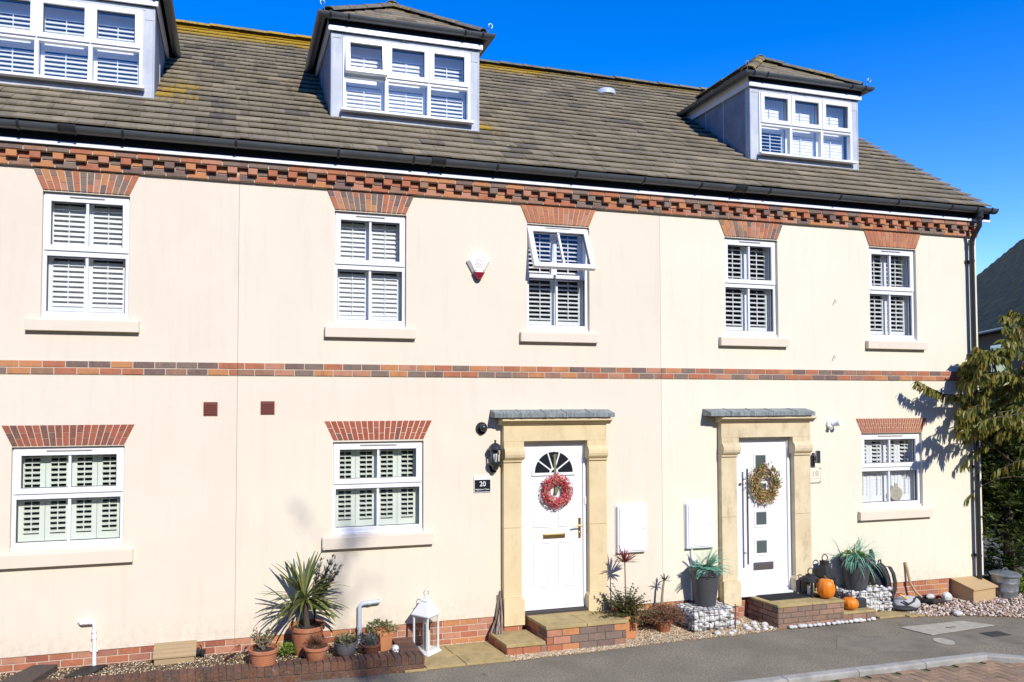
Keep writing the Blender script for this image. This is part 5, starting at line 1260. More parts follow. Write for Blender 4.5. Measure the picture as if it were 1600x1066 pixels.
def gabion(x0,x1,y0,y1,z1,label,seed):
    t_=thing('stone_basket',label,'gabion',((x0+x1)/2,(y0+y1)/2,0),'wire baskets of white cobbles'); rg=random.Random(seed)
    mb=MB(); n=0
    z=.05
    while z<z1-.005:
        for side in range(4):
            L=(x1-x0) if side in(0,2) else (y1-y0); s_=.03+rg.uniform(0,.02)
            while s_<L-.02:
                r_=rg.choice((rg.uniform(.020,.030),rg.uniform(.032,.050)))
                c={0:(x0+s_,y0+.035,z),1:(x0+.035,y0+s_,z),2:(x0+s_,y1-.035,z),3:(x1-.035,y0+s_,z)}[side]
                if side!=2: blob(mb,(c[0],c[1]+rg.uniform(-.008,.012),c[2]+rg.uniform(-.026,.026)),(r_*rg.uniform(.9,1.25),r_*.85,r_*rg.uniform(.6,1.0)),9,6,wob=.07,seed=rg.random(),rnd=rg.random())
                s_+=r_*1.5
        z+=.050
    for _ in range(int((x1-x0)*(y1-y0)*420)): 
        r_=rg.uniform(.03,.045); blob(mb,(rg.uniform(x0+.05,x1-.05),rg.uniform(y0+.05,y1-.05),z1-.035+rg.uniform(-.01,.012)),(r_,r_*.9,r_*.7),9,6,wob=.07,seed=rg.random(),rnd=rg.random())
    mb.box(x0+.06,x1-.06,y0+.06,y1-.06,.01,z1-.05)
    mb.build('stone_fill','cobble',t_,smooth=True,kind='stuff')
    mb=MB(); w_=.0030
    def wl_(p,q): mb.tube([p,q],w_,4,caps=False)
    nx=max(3,round((x1-x0)/.075)); nz=max(3,round(z1/.075)); ny=max(3,round((y1-y0)/.075))
    for i in range(nx+1): x=x0+(x1-x0)*i/nx; wl_((x,y0,0),(x,y0,z1)); wl_((x,y0,z1),(x,y1,z1))
    for i in range(nz+1): z=z1*i/nz; wl_((x0,y0,z),(x1,y0,z)); wl_((x0,y0,z),(x0,y1,z)); wl_((x1,y0,z),(x1,y1,z))
    for i in range(ny+1): y=y0+(y1-y0)*i/ny; wl_((x0,y,0),(x0,y,z1)); wl_((x1,y,0),(x1,y,z1)); wl_((x0,y,z1),(x1,y,z1))
    for (x,y) in ((x0,y0),(x1,y0),(x0,y1),(x1,y1)): mb.tube([(x,y,0),(x,y,z1+.045)],.006,6)
    mb.build('wire_cage','wire',t_)
gabion(6.24,6.84,-.47,-.035,.285,'wire basket of white cobbles under the grey pot left of the modern door',1)
gabion(8.70,9.40,-.405,-.025,.315,'wire basket of white cobbles under the grey pot by the end window',2)
def tall_pot(t_,c,z0,z1,rt,rb):
    H=z1-z0; mb=MB(); mb.lathe([(rb,0),(rb+.002,.006),(rb+(rt-rb)*.80,H*.82),(rt+.002,H*.835),(rt+.008,H-.004),(rt+.004,H),(rt-.012,H),(rt-.016,H-.05),(.001,H-.055)],40,(c[0],c[1],z0)); mb.build('pot','pot_grey',t_,smooth=True)
    mb=MB(); blob(mb,(c[0],c[1],z1-.05),(rt-.02,rt-.02,.02),18,6,wob=.03); mb.build('compost','compost',t_)
t_=planted('potted_fern','tall grey pot of teal artificial fern left of the modern door','plant',(6.56,-.245,.29))
tall_pot(t_,(6.56,-.245),.290,.752,.192,.125)
mb=MB(); rg=random.Random(91)
for i in range(44):
    d=rdir(.05,1,rg); d.y=-abs(d.y) if rg.random()<.6 else d.y; p=Vector((6.56,-.25,.71)); L=rg.uniform(.24,.40); n=9; d0=d
    if d.y>.1: L*=.6
    for k in range(n):
        d=(d+Vector((0,0,-.20*k/n))).normalized(); q=p; p=p+d*L/n; sd=d.cross(Vector((0,0,1))).normalized(); rn=rg.random()
        w_=.035*math.sin(math.pi*min(1,(k+1.2)/(n+1.2)))
        for s_ in (-1,1):
            mb.leaf(q,(sd*s_+d*.7).normalized(),(0,0,1),w_+.012,.014,rnd=rn); mb.leaf((p+q)/2,(sd*s_+d*.7).normalized(),(0,0,1),w_+.010,.014,rnd=rn)
    
mb.build('foliage','leaf_teal',t_)
t_=planted('potted_grass','tall grey pot of teal spiky grass with lime green leaves, below the end window','plant',(8.965,-.21,.32))
tall_pot(t_,(8.965,-.21),.320,.768,.205,.128)
mb=MB(); rg=random.Random(95)
for i in range(120):
    d=rdir(.0,1,rg); d.y=-abs(d.y)*.8 if d.y>.2 else d.y; d.normalize()
    mb.blade(Vector((8.965+rg.uniform(-.06,.06),-.215+rg.uniform(-.05,.05),.74)),d,rg.uniform(.25,.46),rg.uniform(.007,.013),droop=rg.uniform(.5,2.2),n=7,rnd=rg.random(),pw=.8)
mb.build('foliage','leaf_teal',t_)
mb=MB()
for i in range(150): d=rdir(0,1,rg); mb.leaf(Vector((8.88,-.26,.765))+Vector((d.x*.15,d.y*.12,d.z*.06)),d,rdir(-1,1,rg),rg.uniform(.025,.045),.02,rnd=rg.random())
mb.build('lime_leaves','leaf_lime',t_)

def pumpkin(label,c,r_,h,n=40,lobes=11):
    t_=thing('pumpkin',label,'pumpkin',c,'pumpkins by the modern door'); mb=MB(); m=18; vs=[];fs=[]
    for i in range(m+1):
        th=math.pi*i/m
        for k in range(n):
            a=2*math.pi*k/n; q=1-.085*(1-abs(math.sin(lobes*a/2)))**1.6*math.sin(th)**.5; rr=r_*q*math.sin(th)**.8
            vs.append((c[0]+rr*math.cos(a),c[1]+rr*math.sin(a),c[2]+h/2+h/2*math.cos(th)*(1-.10*math.exp(-(th/.35)**2)-.08*math.exp(-((math.pi-th)/.4)**2))))
    for i in range(m):
        for k in range(n): fs.append((i*n+k,(i+1)*n+k,(i+1)*n+(k+1)%n,i*n+(k+1)%n))
    mb.add(vs,fs); mb.build('body','pumpkin',t_,smooth=True)
    mb=MB(); z=c[2]+h*.94; mb.tube([(c[0],c[1],z-.01),(c[0],c[1],z+.015),(c[0]-.008,c[1],z+.035),(c[0]-.022,c[1]-.004,z+.045)],[.014,.009,.008,.010],7); mb.build('stalk','stalk',t_)
pumpkin('tall orange pumpkin on the top step beside the black lanterns',(8.195,-.555,.3025),.112,.265)
pumpkin('small squat orange pumpkin on the lower step right of the tall one',(8.60,-.525,.1225),.105,.165)
def black_lantern(label,c,w_,H):
    t_=thing('black_lantern',label,'lantern',c,'black lanterns by the modern door'); LM2=Matrix.Translation(c)@Matrix.Rotation(R(12),4,'Z'); h=w_/2
    def b2(mb,*a): mb.box(*a,M=LM2)
    mb=MB(); b2(mb,-h,h,-h,h,0,.02); mb.build('base','black_matt',t_,bev=.002)
    mb=MB()
    for x in (-1,1):
        for y in (-1,1): b2(mb,x*(h-.012)-.012,x*(h-.012)+.012,y*(h-.012)-.012,y*(h-.012)+.012,.02,H*.62)
    # arched heads in each face
    for s_ in (-1,1):
        for a_ in range(8):
            q=math.pi*a_/8; q1=math.pi*(a_+1)/8; ra=h-.022
            P=[(ra*math.cos(q),H*.50+.09*w_/.2*math.sin(q)),(ra*math.cos(q1),H*.50+.09*w_/.2*math.sin(q1)),(ra*math.cos(q1),H*.66),(ra*math.cos(q),H*.66)]
            for ax in (0,1):
                if ax==0: V=[(p[0],s_*(h-.004),p[1]) for p in P]+[(p[0],s_*(h-.010),p[1]) for p in P]
                else: V=[(s_*(h-.004),p[0],p[1]) for p in P]+[(s_*(h-.010),p[0],p[1]) for p in P]
                mb.add([tuple(LM2@Vector(v)) for v in V],[(0,1,2,3),(7,6,5,4),(0,4,5,1),(1,5,6,2),(2,6,7,3),(3,7,4,0)])
    mb.build('frame','black_matt',t_)
    mb=MB(); pr=[(h+.006,H*.64),(h+.006,H*.665),(h*.80,H*.76),(h*.42,H*.86),(h*.40,H*.90),(h*.40,H*.93)]
    vs=[tuple(LM2@Vector((x*r_,y*r_,z))) for (r_,z) in pr for x,y in ((-1,-1),(1,-1),(1,1),(-1,1))]; fs=[(3,2,1,0),tuple(len(vs)-4+k for k in range(4))]
    for i in range(len(pr)-1):
        for k in range(4): fs.append((i*4+k,i*4+(k+1)%4,(i+1)*4+(k+1)%4,(i+1)*4+k))
    mb.add(vs,fs); mb.build('roof','black_matt',t_)
    mb=MB(); q0=LM2@Vector((0,0,H*.93)); rr=w_*.22; mb.tube([q0+Vector((rr*math.cos(q),-.01,rr*.85+rr*math.sin(q))) for q in np.linspace(-1.9,5.0,18)],.007,7); mb.build('ring_handle','handle_wood' if w_<.205 and H<.4 else 'black_matt',t_,smooth=True)
    mb=MB(); q0=LM2@Vector((0,0,.02)); mb.tube([q0,q0+Vector((0,0,H*.38))],w_*.2,18); mb.build('candle','candle',t_,smooth=True)
black_lantern('smaller black lantern with an arched frame on the top step by the modern door',(8.135,-.31,.3025),.205,.30)
black_lantern('taller black lantern standing behind the tall pumpkin',(8.475,-.17,.012),.205,.76)
mb=MB(); mb.cbox(8.73,8.90,-.50,-.425,.1225,.245,.012); mb.box(8.78,8.84,-.502,-.500,.205,.215)
tag(mb.build('pouch','fabric_black',None,bev=.006),'small black pouch on the lower step against the right basket','bag')

# backpack and grey bag
t_=thing('backpack','black backpack propped on the wall with its looped straps facing out','backpack',(9.50,-.2,.01))
mb=MB(); blob(mb,(9.47,-.13,.31),(.15,.10,.30),18,14,wob=.05,seed=2); blob(mb,(9.45,-.18,.15),(.17,.11,.15),16,10,wob=.06,seed=3); mb.build('body','fabric_black',t_,smooth=True)
for sx in (-.035,.085):
    mb=MB(); P=[Vector(p) for p in [(9.43+sx,-.17,.58),(9.43+sx,-.24,.585),(9.455+sx,-.275,.50),(9.475+sx,-.285,.38),(9.47+sx,-.28,.26),(9.44+sx,-.25,.15)]]; Q=[]
    for i in range(len(P)-1):
        for k in range(5): Q.append(P[i].lerp(P[i+1],k/5))
    Q.append(P[-1]); vs=[]; fs=[]
    for q in Q: vs+=[q+Vector((-.026,-.006,0)),q+Vector((.026,-.006,0)),q+Vector((.026,.012,0)),q+Vector((-.026,.012,0))]
    for i in range(len(Q)-1):
        for k in range(4): fs.append((4*i+k,4*i+(k+1)%4,4*i+4+(k+1)%4,4*i+4+k))
    mb.add(vs,fs); mb.build('strap','fabric_black',t_,bev=.003)
mb=MB(); mb.tube([(9.42,-.13,.58),(9.43,-.14,.66),(9.46,-.14,.665),(9.48,-.13,.59)],.010,6); mb.tube([(9.40,-.08,.56),(9.39,-.06,.74),(9.38,-.05,.80)],[.035,.032,.02],8); mb.build('grab_handle','fabric_black',t_,smooth=True)
t_=thing('grey_bag','slouched light grey bag on the ground in front of the backpack','bag',(9.62,-.4,.03))
mb=MB(); blob(mb,(9.66,-.40,.105),(.21,.13,.095),20,12,wob=.07,seed=7); mb.build('body','fabric_grey',t_,smooth=True)
mb=MB(); blob(mb,(9.60,-.41,.062),(.22,.145,.052),20,8,wob=.06,seed=8); mb.tube([(9.50,-.50,.17),(9.56,-.53,.13),(9.66,-.52,.16),(9.74,-.47,.19)],.012,6); mb.build('base_panel','fabric_black',t_,smooth=True)
mb=MB(); mb.tube([(9.50,-.44,.24),(9.57,-.50,.19)],.010,6); mb.tube([(9.53,-.42,.235),(9.60,-.48,.19)],.008,6); mb.build('yellow_tag','yellow',t_)
# dustpan-like shovel
t_=thing('hand_shovel','short-handled shovel with a pale wooden shaft leaning on the wall left of the tan box','shovel',(10.1,-.1,.02))
mb=MB(); mb.tube([(9.985,-.035,.585),(10.00,-.05,.50),(10.02,-.08,.30),(10.07,-.13,.17),(10.13,-.17,.11)],[.017,.019,.019,.017,.015],9); mb.build('shaft','handle_wood',t_,smooth=True)
mb=MB(); mb.prism([(10.08,-.12),(10.20,-.30),(10.50,-.27),(10.40,-.07)],.050,.062,'z'); mb.prism([(10.09,-.115),(10.40,-.066),(10.40,-.055),(10.08,-.105)],.062,.11,'z'); mb.prism([(10.08,-.12),(10.20,-.30),(10.188,-.305),(10.07,-.125)],.062,.095,'z'); mb.build('blade','black_matt',t_)
mb=MB(); blob(mb,(10.33,-.13,.095),(.07,.035,.035),12,8,wob=.1,seed=4); tag(mb.build('cobble','cobble',None,smooth=True),'white stone sitting in the black shovel blade','stone')
mb=MB(); blob(mb,(10.62,-.14,.075),(.075,.06,.065),12,8,wob=.06,seed=5); tag(mb.build('cobble','cobble',None,smooth=True),'round pale stone against the left side of the tan wooden box','stone')
# tan wooden box with sloping lid
t_=thing('wooden_box','tan wooden box with a sloping lid at the corner of the terrace','box',(11.08,-.17,.01))
mb=MB(); A=[(10.86,-.36),(11.36,-.29),(11.30,-.015),(10.84,-.015)]; zf,zb_=.190,.290
mb.add([(A[0][0],A[0][1],.012),(A[1][0],A[1][1],.012),(A[2][0],A[2][1],.012),(A[3][0],A[3][1],.012),(A[0][0],A[0][1],zf),(A[1][0],A[1][1],zf),(A[2][0],A[2][1],zb_),(A[3][0],A[3][1],zb_)],[(0,3,2,1),(4,5,6,7),(0,1,5,4),(1,2,6,5),(2,3,7,6),(3,0,4,7)]); mb.build('body','timber_tan',t_,bev=.003)
mb=MB(); B_=[(10.84,-.385),(11.39,-.31),(11.33,-.005),(10.81,-.005)]
for i in range(3):
    a0,a1=i/3+.004,(i+1)/3-.004
    def Lp(p,q,t): return (p[0]+(q[0]-p[0])*t,p[1]+(q[1]-p[1])*t)
    pl=[Lp(B_[0],B_[3],a0),Lp(B_[1],B_[2],a0),Lp(B_[1],B_[2],a1),Lp(B_[0],B_[3],a1)]; zz=[zf+(zb_-zf)*a0,zf+(zb_-zf)*a0,zf+(zb_-zf)*a1,zf+(zb_-zf)*a1]
    mb.add([(p[0],p[1],z+.002) for p,z in zip(pl,zz)]+[(p[0],p[1],z+.022) for p,z in zip(pl,zz)],[(3,2,1,0),(4,5,6,7),(0,1,5,4),(1,2,6,5),(2,3,7,6),(3,0,4,7)])
mb.build('lid','timber_tan',t_)
# galvanised bin
t_=thing('metal_bin','small galvanised bin with a domed lid under the dark conifer','bin',(11.60,-.27,.01))
mb=MB(); bc=(11.60,-.27,.025); mb.lathe([(.128,0),(.134,.004),(.150,.10),(.152,.105),(.150,.110),(.166,.22),(.168,.225),(.166,.23),(.182,.325),(.188,.33),(.182,.335)],36,bc); mb.build('body','galv',t_,smooth=True)
mb=MB(); mb.lathe([(.196,.318),(.198,.335),(.190,.343),(.150,.362),(.08,.380),(.001,.385)],36,bc); ld=mb.build('lid','galv',t_,smooth=True)
mb=MB(); mb.tube([(11.555,-.27,.405),(11.56,-.27,.435),(11.60,-.27,.445),(11.64,-.27,.435),(11.645,-.27,.405)],.006,7); mb.build('handle','galv',ld)

# ------------------------------------------------------------------ wreaths
t_=thing('door_wreath','ring of pink and red flowers hanging on the panelled door by a green ribbon','wreath',(4.588,-.01,1.78),'wreaths on the front doors')
mb=MB(); rg=random.Random(101); wc=Vector((4.588,-.028,1.780))
mb.tube([wc+Vector((.150*math.cos(q),.0,.150*math.sin(q))) for q in np.linspace(0,2*math.pi,33)],.032,8,1)
for i in range(1500):
    a=rg.uniform(0,2*math.pi); b_=rg.uniform(0,2*math.pi); r_=rg.uniform(.045,.066); o_=Vector((math.cos(a)*math.cos(b_),-abs(math.sin(b_))*.8,math.sin(a)*math.cos(b_))); c0=wc+Vector((.150*math.cos(a),0,.150*math.sin(a)))+o_*r_
    if c0.y>.012: c0.y=.008
    d=(rdir(-1,1,rg)+o_*.6).normalized(); mb.leaf(c0,d,o_,rg.uniform(.016,.026),rg.uniform(.012,.018),rnd=rg.random())
mb.build('flower_ring',['petal_pink','leaf_fern'],t_)
mb=MB(); mb.box(4.571,4.603,.0005,.004,1.90,2.225); mb.prism([(4.585,1.88),(4.63,1.80),(4.60,1.72),(4.575,1.76)],-.012,-.008,'y'); mb.prism([(4.545,2.205),(4.59,2.235),(4.63,2.222),(4.59,2.212)],-.006,.001,'y'); mb.build('ribbon','ribbon',t_)
t_=thing('door_wreath','loose leafy wreath of green and orange sprigs on the modern door','wreath',(7.64,-.01,1.79),'wreaths on the front doors')
mb=MB(); rg=random.Random(103); wc=Vector((7.628,-.03,1.785))
mb.tube([wc+Vector((.168*math.cos(q),.01,.19*math.sin(q))) for q in np.linspace(0,2*math.pi,33)],.010,6,1)
for i in range(1500):
    a=rg.uniform(0,2*math.pi); b_=rg.uniform(0,2*math.pi); r_=rg.uniform(.01,.07)
    if abs(a-1.15)<.16 and rg.random()<.7: continue
    if rg.random()<.14: r_=rg.uniform(.07,.10)
    o_=Vector((math.cos(a)*math.cos(b_),-abs(math.sin(b_))*.7,math.sin(a)*math.cos(b_))); c0=wc+Vector((.168*math.cos(a),0,.19*math.sin(a)))+o_*r_
    c0.y=min(c0.y,.004); tn=Vector((-math.sin(a),0,math.cos(a))); d=(tn*rg.uniform(.2,1)+o_*.9+rdir(-1,1,rg)*.5).normalized(); d.y=-abs(d.y)*.6
    rn=rg.random()
    if 3.6<a<5.0 or 5.6<a<6.3: rn=rn*.5+.45 if rg.random()<.6 else rn*.45
    mb.leaf(c0,d,rdir(-1,1,rg),rg.uniform(.024,.048),rg.uniform(.011,.019),rnd=rn)
mb.build('leaf_ring',['wreath_mix','bark'],t_)

# pumpkin-shaped wooden sign inside the end window
t_=thing('window_sign','pale pumpkin-shaped wooden sign with lettering standing inside the end window','sign',(9.98,.12,1.44))
mb=MB(); cx_,cz_=9.985,1.545
pr=[(cx_+.108*math.cos(q)*(1+.05*math.cos(3*q)),cz_+.103*math.sin(q)) for q in np.linspace(-1.2,1.25,12)]+[(cx_+.03,cz_+.105),(cx_+.022,cz_+.145),(cx_-.02,cz_+.15),(cx_-.03,cz_+.105)]+[(cx_+.108*math.cos(q)*(1+.05*math.cos(3*(math.pi-q))),cz_+.103*math.sin(q)) for q in np.linspace(1.9,4.34,12)]
mb.prism(pr,.120,.132,'y'); mb.build('board','sign_wood',t_)
text('lettering','HAPPY',.042,(cx_,.119,cz_+.022),'ink_grey',t_,.0006); text('lettering','SPICE',.046,(cx_,.119,cz_-.045),'ink_grey',t_,.0006)
mb=MB(); mb.box(cx_-.06,cx_+.06,.1185,.1199,cz_+.008,cz_+.011); mb.box(cx_-.055,cx_+.055,.1185,.1199,cz_-.062,cz_-.059); mb.build('rule','ink_grey',t_)
mb=MB(); blob(mb,(cx_+.045,.117,cz_-.078),(.012,.004,.010),8,6); mb.build('dark_spot','ink_dark',t_)

# ------------------------------------------------------------------ trees
def branch(mb,pts,r0,r1,n=7):
    P=[Vector(p) for p in pts]; Q=[]
    for i in range(len(P)-1):
        a=P[max(i-1,0)];b_=P[i];c_=P[i+1];d_=P[min(i+2,len(P)-1)]
        for k in range(4):
            t=k/4; Q.append(.5*((2*b_)+(c_-a)*t+(2*a-5*b_+4*c_-d_)*t*t+(3*b_-a-3*c_+d_)*t**3))
    Q.append(P[-1]); m=len(Q)-1; mb.tube(Q,[r0+(r1-r0)*i/m for i in range(m+1)],n); return Q
t_=thing('cherry_tree','young tree with long drooping bronze-green leaves overhanging the corner downpipe','tree',(12.75,-.75,0))
rg=random.Random(7); tr=MB(); trunk=branch(tr,[(12.75,-.75,-.02),(12.70,-.72,1.2),(12.62,-.68,2.2),(12.55,-.62,3.2),(12.5,-.6,4.2)],.07,.018,9)
lf=MB(); limbs=MB()
def leaves_along(Q,i0,dens,droop=1.0,L=(.09,.15)):
    for i in range(i0,len(Q)):
        for _ in range(dens):
            tdir=(Q[i]-Q[i-1]).normalized(); d=(tdir*rg.uniform(.0,.8)+Vector((rg.uniform(-.5,.5),rg.uniform(-.5,.5),-rg.uniform(.45,1.5)*droop))).normalized(); ll=rg.uniform(*L)
            lf.blade(Q[i]+Vector((rg.uniform(-.02,.02),rg.uniform(-.02,.02),rg.uniform(-.02,.01))),d,ll,rg.uniform(.024,.036),droop=rg.uniform(.2,1.6),n=4,rnd=min(1,max(0,rg.gauss(.45,.27))),pw=.9,up=(rg.uniform(-1,1),rg.uniform(-1,1),.3))
main=branch(limbs,[(12.62,-.66,2.55),(12.1,-.58,2.98),(11.5,-.50,3.06),(11.0,-.47,3.00),(10.5,-.45,2.97),(10.2,-.44,3.06),(9.97,-.42,3.17)],.020,.003); leaves_along(main,9,13)
B=[[(12.60,-.66,2.8),(12.2,-.6,3.35),(11.7,-.50,3.62),(11.25,-.42,3.62),(10.98,-.40,3.42)],
   [(12.2,-.6,3.3),(11.8,-.55,3.25),(11.4,-.45,3.30),(11.05,-.38,3.28),(10.82,-.36,3.12)],
   [(12.58,-.64,3.2),(12.3,-.62,3.7),(12.0,-.6,3.85),(11.6,-.56,3.78),(11.42,-.55,3.62)],
   [(12.1,-.58,2.98),(11.8,-.60,2.80),(11.4,-.50,2.72),(11.05,-.42,2.66),(10.85,-.40,2.52)],
   [(12.3,-.6,3.1),(12.1,-.7,3.35),(11.8,-.75,3.45),(11.6,-.8,3.36)],
   [(12.4,-.6,2.7),(12.0,-.5,2.6),(11.7,-.42,2.62),(11.4,-.36,2.52)],
   [(12.5,-.62,3.6),(12.3,-.5,4.05),(12.0,-.4,4.15),(11.7,-.35,4.0)],
   [(12.5,-.6,3.0),(12.3,-.45,2.95),(12.0,-.35,3.1),(11.7,-.3,3.05)],
   [(11.4,-.45,3.30),(11.2,-.5,3.52),(11.0,-.55,3.55),(10.85,-.55,3.45)],
   [(11.5,-.50,3.06),(11.3,-.42,2.92),(11.0,-.35,2.86),(10.8,-.32,2.75)]]
def nearer(b_,dx=-.90,dy=-.80,dz=-.07): return [b_[0]]+[(p[0]+dx*min(1,(k+1)/2),p[1]+dy*min(1,(k+1)/2),p[2]+dz) for k,p in enumerate(b_[1:])]
B=B+[nearer(B[i],-.36,-.42,-.03) for i in (0,1,2,3,4,6,7,8,9)]+[nearer(B[i],-.12,-.22) for i in (1,3,5,7)]
for b_ in B:
    Q=branch(limbs,b_,.012,.003,6); leaves_along(Q,6,5)
    for _ in range(5):
        p=Q[rg.randrange(5,len(Q))]; d=Vector((rg.uniform(-.8,.2),rg.uniform(-.5,.5),rg.uniform(-.5,.6))).normalized(); q=[p,p+d*.10,p+d*.20+Vector((0,0,-.02))]
        Q2=branch(limbs,q,.005,.002,5); leaves_along(Q2,2,7)
for b_ in ([(12.55,-.66,2.1),(12.0,-.55,2.35),(11.5,-.42,2.35),(11.1,-.34,2.15),(10.9,-.31,1.95)],[(12.5,-.62,2.3),(12.0,-.8,2.5),(11.6,-.85,2.45),(11.35,-.82,2.25)],[(12.55,-.66,1.9),(12.1,-.55,2.05),(11.8,-.45,2.0),(11.45,-.36,1.85)]):
    Q=branch(limbs,b_,.010,.003,5); leaves_along(Q,7,5)
# bare lower twigs whose shadows fall on the wall
for q in ([(12.6,-.68,1.4),(12.1,-.5,1.75),(11.6,-.35,2.1),(11.2,-.28,2.45)],[(12.1,-.5,1.75),(11.7,-.3,1.75),(11.35,-.22,1.62),(11.1,-.2,1.45)]):
    Q=branch(limbs,q,.010,.003,5); leaves_along(Q[9:],1,3)
tr.build('trunk','bark',t_); limbs.build('branches','bark',t_); lf.build('crown','leaf_cherry',t_)

def conifer(label,cx,cy,H,rx,ry,n,seed,group='dark conifers beside the end of the terrace'):
    t_=thing('conifer',label,'conifer',(cx,cy,0),group); rg=random.Random(seed)
    mb=MB(); mb.tube([(cx,cy,-.02),(cx+.02,cy,H*.5),(cx,cy,H*.92)],[.09,.05,.012],8); mb.build('trunk','bark',t_)
    mb=MB()
    nc=n//30
    for c_i in range(nc):
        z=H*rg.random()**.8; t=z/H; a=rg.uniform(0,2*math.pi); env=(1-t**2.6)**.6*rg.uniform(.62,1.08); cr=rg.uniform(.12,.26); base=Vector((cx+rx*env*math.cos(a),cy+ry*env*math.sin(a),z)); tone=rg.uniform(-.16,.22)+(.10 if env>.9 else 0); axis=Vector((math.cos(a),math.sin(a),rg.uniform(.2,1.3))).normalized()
        for i in range(45):
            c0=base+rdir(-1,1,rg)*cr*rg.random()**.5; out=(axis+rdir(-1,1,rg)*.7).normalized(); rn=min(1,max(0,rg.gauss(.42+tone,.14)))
            L=rg.uniform(.07,.16); sd=out.cross(Vector((0,0,1))).normalized()
            mb.leaf(c0,out,rdir(-1,1,rg),L,.022,rnd=rn)
            for k in range(2):
                for s_ in (-1,1): mb.leaf(c0+out*L*(.25+.3*k),(out+sd*s_*.9+Vector((0,0,rg.uniform(-.2,.3)))).normalized(),rdir(-1,1,rg),L*.55,.015,rnd=rn)
    mb.build('crown','leaf_conifer',t_)
conifer('dark bushy conifer growing right behind the metal bin',12.45,.45,2.75,.80,.75,7000,1)
conifer('taller dark conifer behind, filling the gap beside the end wall',13.7,1.5,3.2,1.1,1.0,5500,2)
mb=MB(); rg=random.Random(12)
for i in range(900):
    a=rg.uniform(0,2*math.pi); q=rg.random()**.5; c0=Vector((12.15+.42*q*math.cos(a),-.12+.22*q*math.sin(a),.06+.30*rg.random()*(1-q*.6))); mb.leaf(c0,rdir(-.1,1,rg),rdir(-1,1,rg),rg.uniform(.05,.09),.03,rnd=rg.random())
tag(mb.build('low_shrub','leaf_lime',None),'low bright green leafy shrub at the foot of the dark conifer','shrub')

# bring every free-standing thing from the survey grid to its place, without changing its shape
for o in list(COL.objects):
    if o.parent is None and o.get('label') and o.get('kind')!='structure' and o['category'] not in ('house','steps','gravel','wall','cover','doormat') and not o.name.startswith('doormat'):
        if o.type=='EMPTY': ax,ay=o.location.x,o.location.y
        else: cs_=[Vector(q) for q in o.bound_box]; ax=sum(q.x for q in cs_)/8; ay=sum(q.y for q in cs_)/8
        nx,ny,_=gmap(ax,ay,0); o.location.x+=nx-ax; o.location.y+=ny-ay
for o in COL.objects:
    if o.name.startswith('round_cover'): o.location=(8.99,-1.473,0)

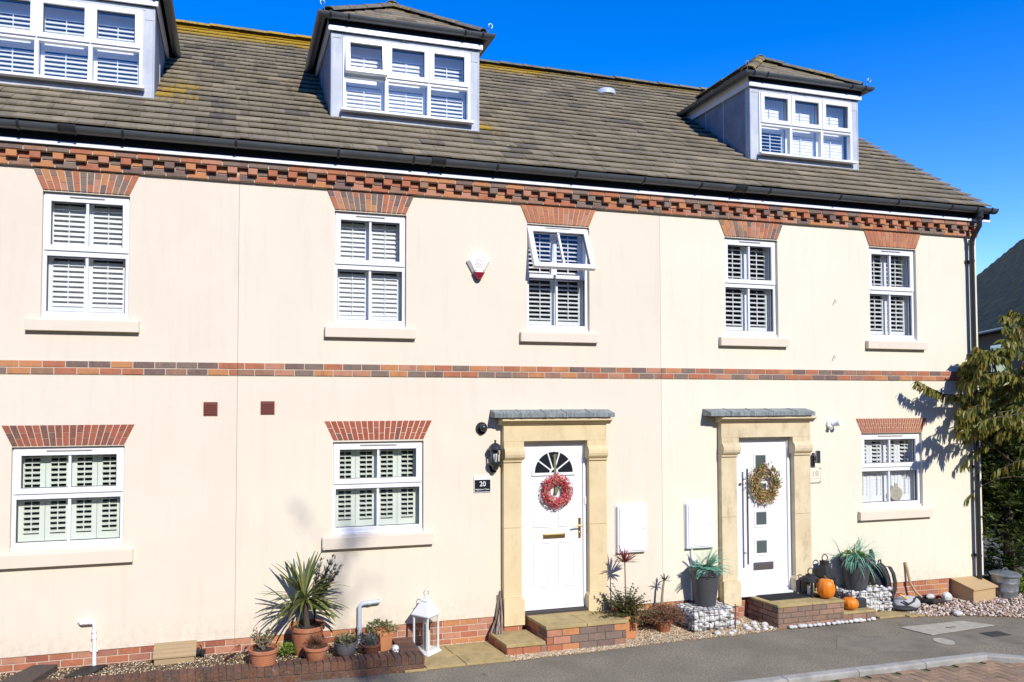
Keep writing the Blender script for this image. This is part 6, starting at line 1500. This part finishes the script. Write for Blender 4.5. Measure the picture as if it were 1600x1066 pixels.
# ------------------------------------------------------------------ the house beyond, and an unseen one added to block sky light
def simple_house(name,label,A,u,n,s0,s1,depth,ze,zr,walls,tiles,wins):
    t_=thing(name,label,'house',(A[0],A[1],0)); A=Vector((A[0],A[1],0));u=Vector((u[0],u[1],0));n=Vector((n[0],n[1],0)); Z=Vector((0,0,1))
    def P(s_,d_,z): return A+u*s_+n*d_+Z*z
    mb=MB(); V=[P(s,d,z) for s in (s0,s1) for (d,z) in ((.35,-.1),(depth-.35,-.1),(depth-.35,ze+.1),(depth/2,zr-.1),(.35,ze+.1))]
    mb.add(V,[(0,1,2,3,4),(9,8,7,6,5),(0,4,9,5),(1,6,7,2)]); mb.build('wall',walls,t_)
    mb=MB(); sl=math.hypot(depth/2,zr-ze); uy=(n*(depth/2)+Z*(zr-ze)).normalized()
    slope_tiles(mb,P(s0-.1,0,ze),u,uy,sl,s1-s0,lambda v:(0,s1-s0+.2),gauge=.34,tw=.36,th=.03,seed=8,lift=.085,lich=lambda p:.28 if p.z>zr-1.2 else 0)
    mb.add([P(s0-.1,0,ze-.03),P(s1+.1,0,ze-.03),P(s1+.1,depth/2,zr-.03),P(s0-.1,depth/2,zr-.03),P(s0-.1,depth,ze-.03),P(s1+.1,depth,ze-.03)],[(0,1,2,3),(3,2,5,4)],0,.5)
    mb.build('roof',tiles,t_)
    gutter(t_,[tuple(P(s0-.1,-.05,ze-.0)),tuple(P(s1+.1,-.05,ze-.0))],.06,mat='pipe_grey')
    for (a,b_,z0,z1) in wins:
        mb=MB()
        def bx(s_a,s_b,d_a,d_b,za,zb,m_=0):
            V=[P(s_,d_,z) for z in (za,zb) for (s_,d_) in ((s_a,d_a),(s_b,d_a),(s_b,d_b),(s_a,d_b))]; mb.add(V,[(0,3,2,1),(4,5,6,7),(0,1,5,4),(1,2,6,5),(2,3,7,6),(3,0,4,7)],m_)
        bx(a,a+.07,.29,.349,z0,z1); bx(b_-.07,b_,.29,.349,z0,z1); bx(a+.07,b_-.07,.291,.348,z0,z0+.07); bx(a+.07,b_-.07,.291,.348,z1-.07,z1)
        w_=mb.build('window','upvc',t_); mb=MB(); bx(a+.07,b_-.07,.31,.346,z0+.07,z1-.07); mb.build('pane','obscure_glass',w_)
    return t_
u_=(.55,.835); n_=(.835,-.55)
simple_house('neighbour_house','dark-roofed brick house set back beyond the corner on the right',(22.9,8.6),u_,n_,-10,14,11.5,4.98,10.1,'far_brick','tile_dark',[(.20,1.40,3.55,4.55),(-4,-2.8,3.3,4.35),(5,6.2,3.3,4.35),(-4,-2.8,.9,2.1)])
simple_house('sky_blocker_house','long unseen brick house added behind the viewer to block low sky light',(-62,-19.5),(1,0),(0,-1),0,140,10,9.3,13.6,'far_brick','tile_dark',[(4+8*k,5.4+8*k,3.8,5.2) for k in range(16)]+[(4+8*k,5.6+8*k,.9,2.4) for k in range(16)])  # added out of view, made tall to cut the sky light on the terrace
t_=thing('slender_tree','tall slender half-bare tree behind the viewer that throws soft shade on the wall','tree',(4.85,-16.6,0)); rg=random.Random(15)
mb=MB(); mb.tube([(4.85,-16.6,-.1),(4.87,-16.6,6),(4.83,-16.6,11.5),(4.9,-16.6,13.3)],[.16,.10,.02,.006],8)
lv=MB()
for i in range(30):
    z=rg.uniform(11.0,13.5); a=rg.uniform(0,6.28); L=rg.uniform(.3,.95); d=Vector((math.cos(a)+.25,math.sin(a),.9)).normalized(); p=Vector((4.85,-16.6,z)); e=p+d*L; mb.tube([p,e],[.010,.004],4)
    for _ in range(7): q=p.lerp(e,rg.uniform(.3,1.1)); lv.leaf(q+rdir(-1,1,rg)*.06,rdir(-1,1,rg),rdir(-1,1,rg),.08,.05,rnd=rg.random())
mb.build('trunk','bark',t_); lv.build('crown','leaf_fern',t_)
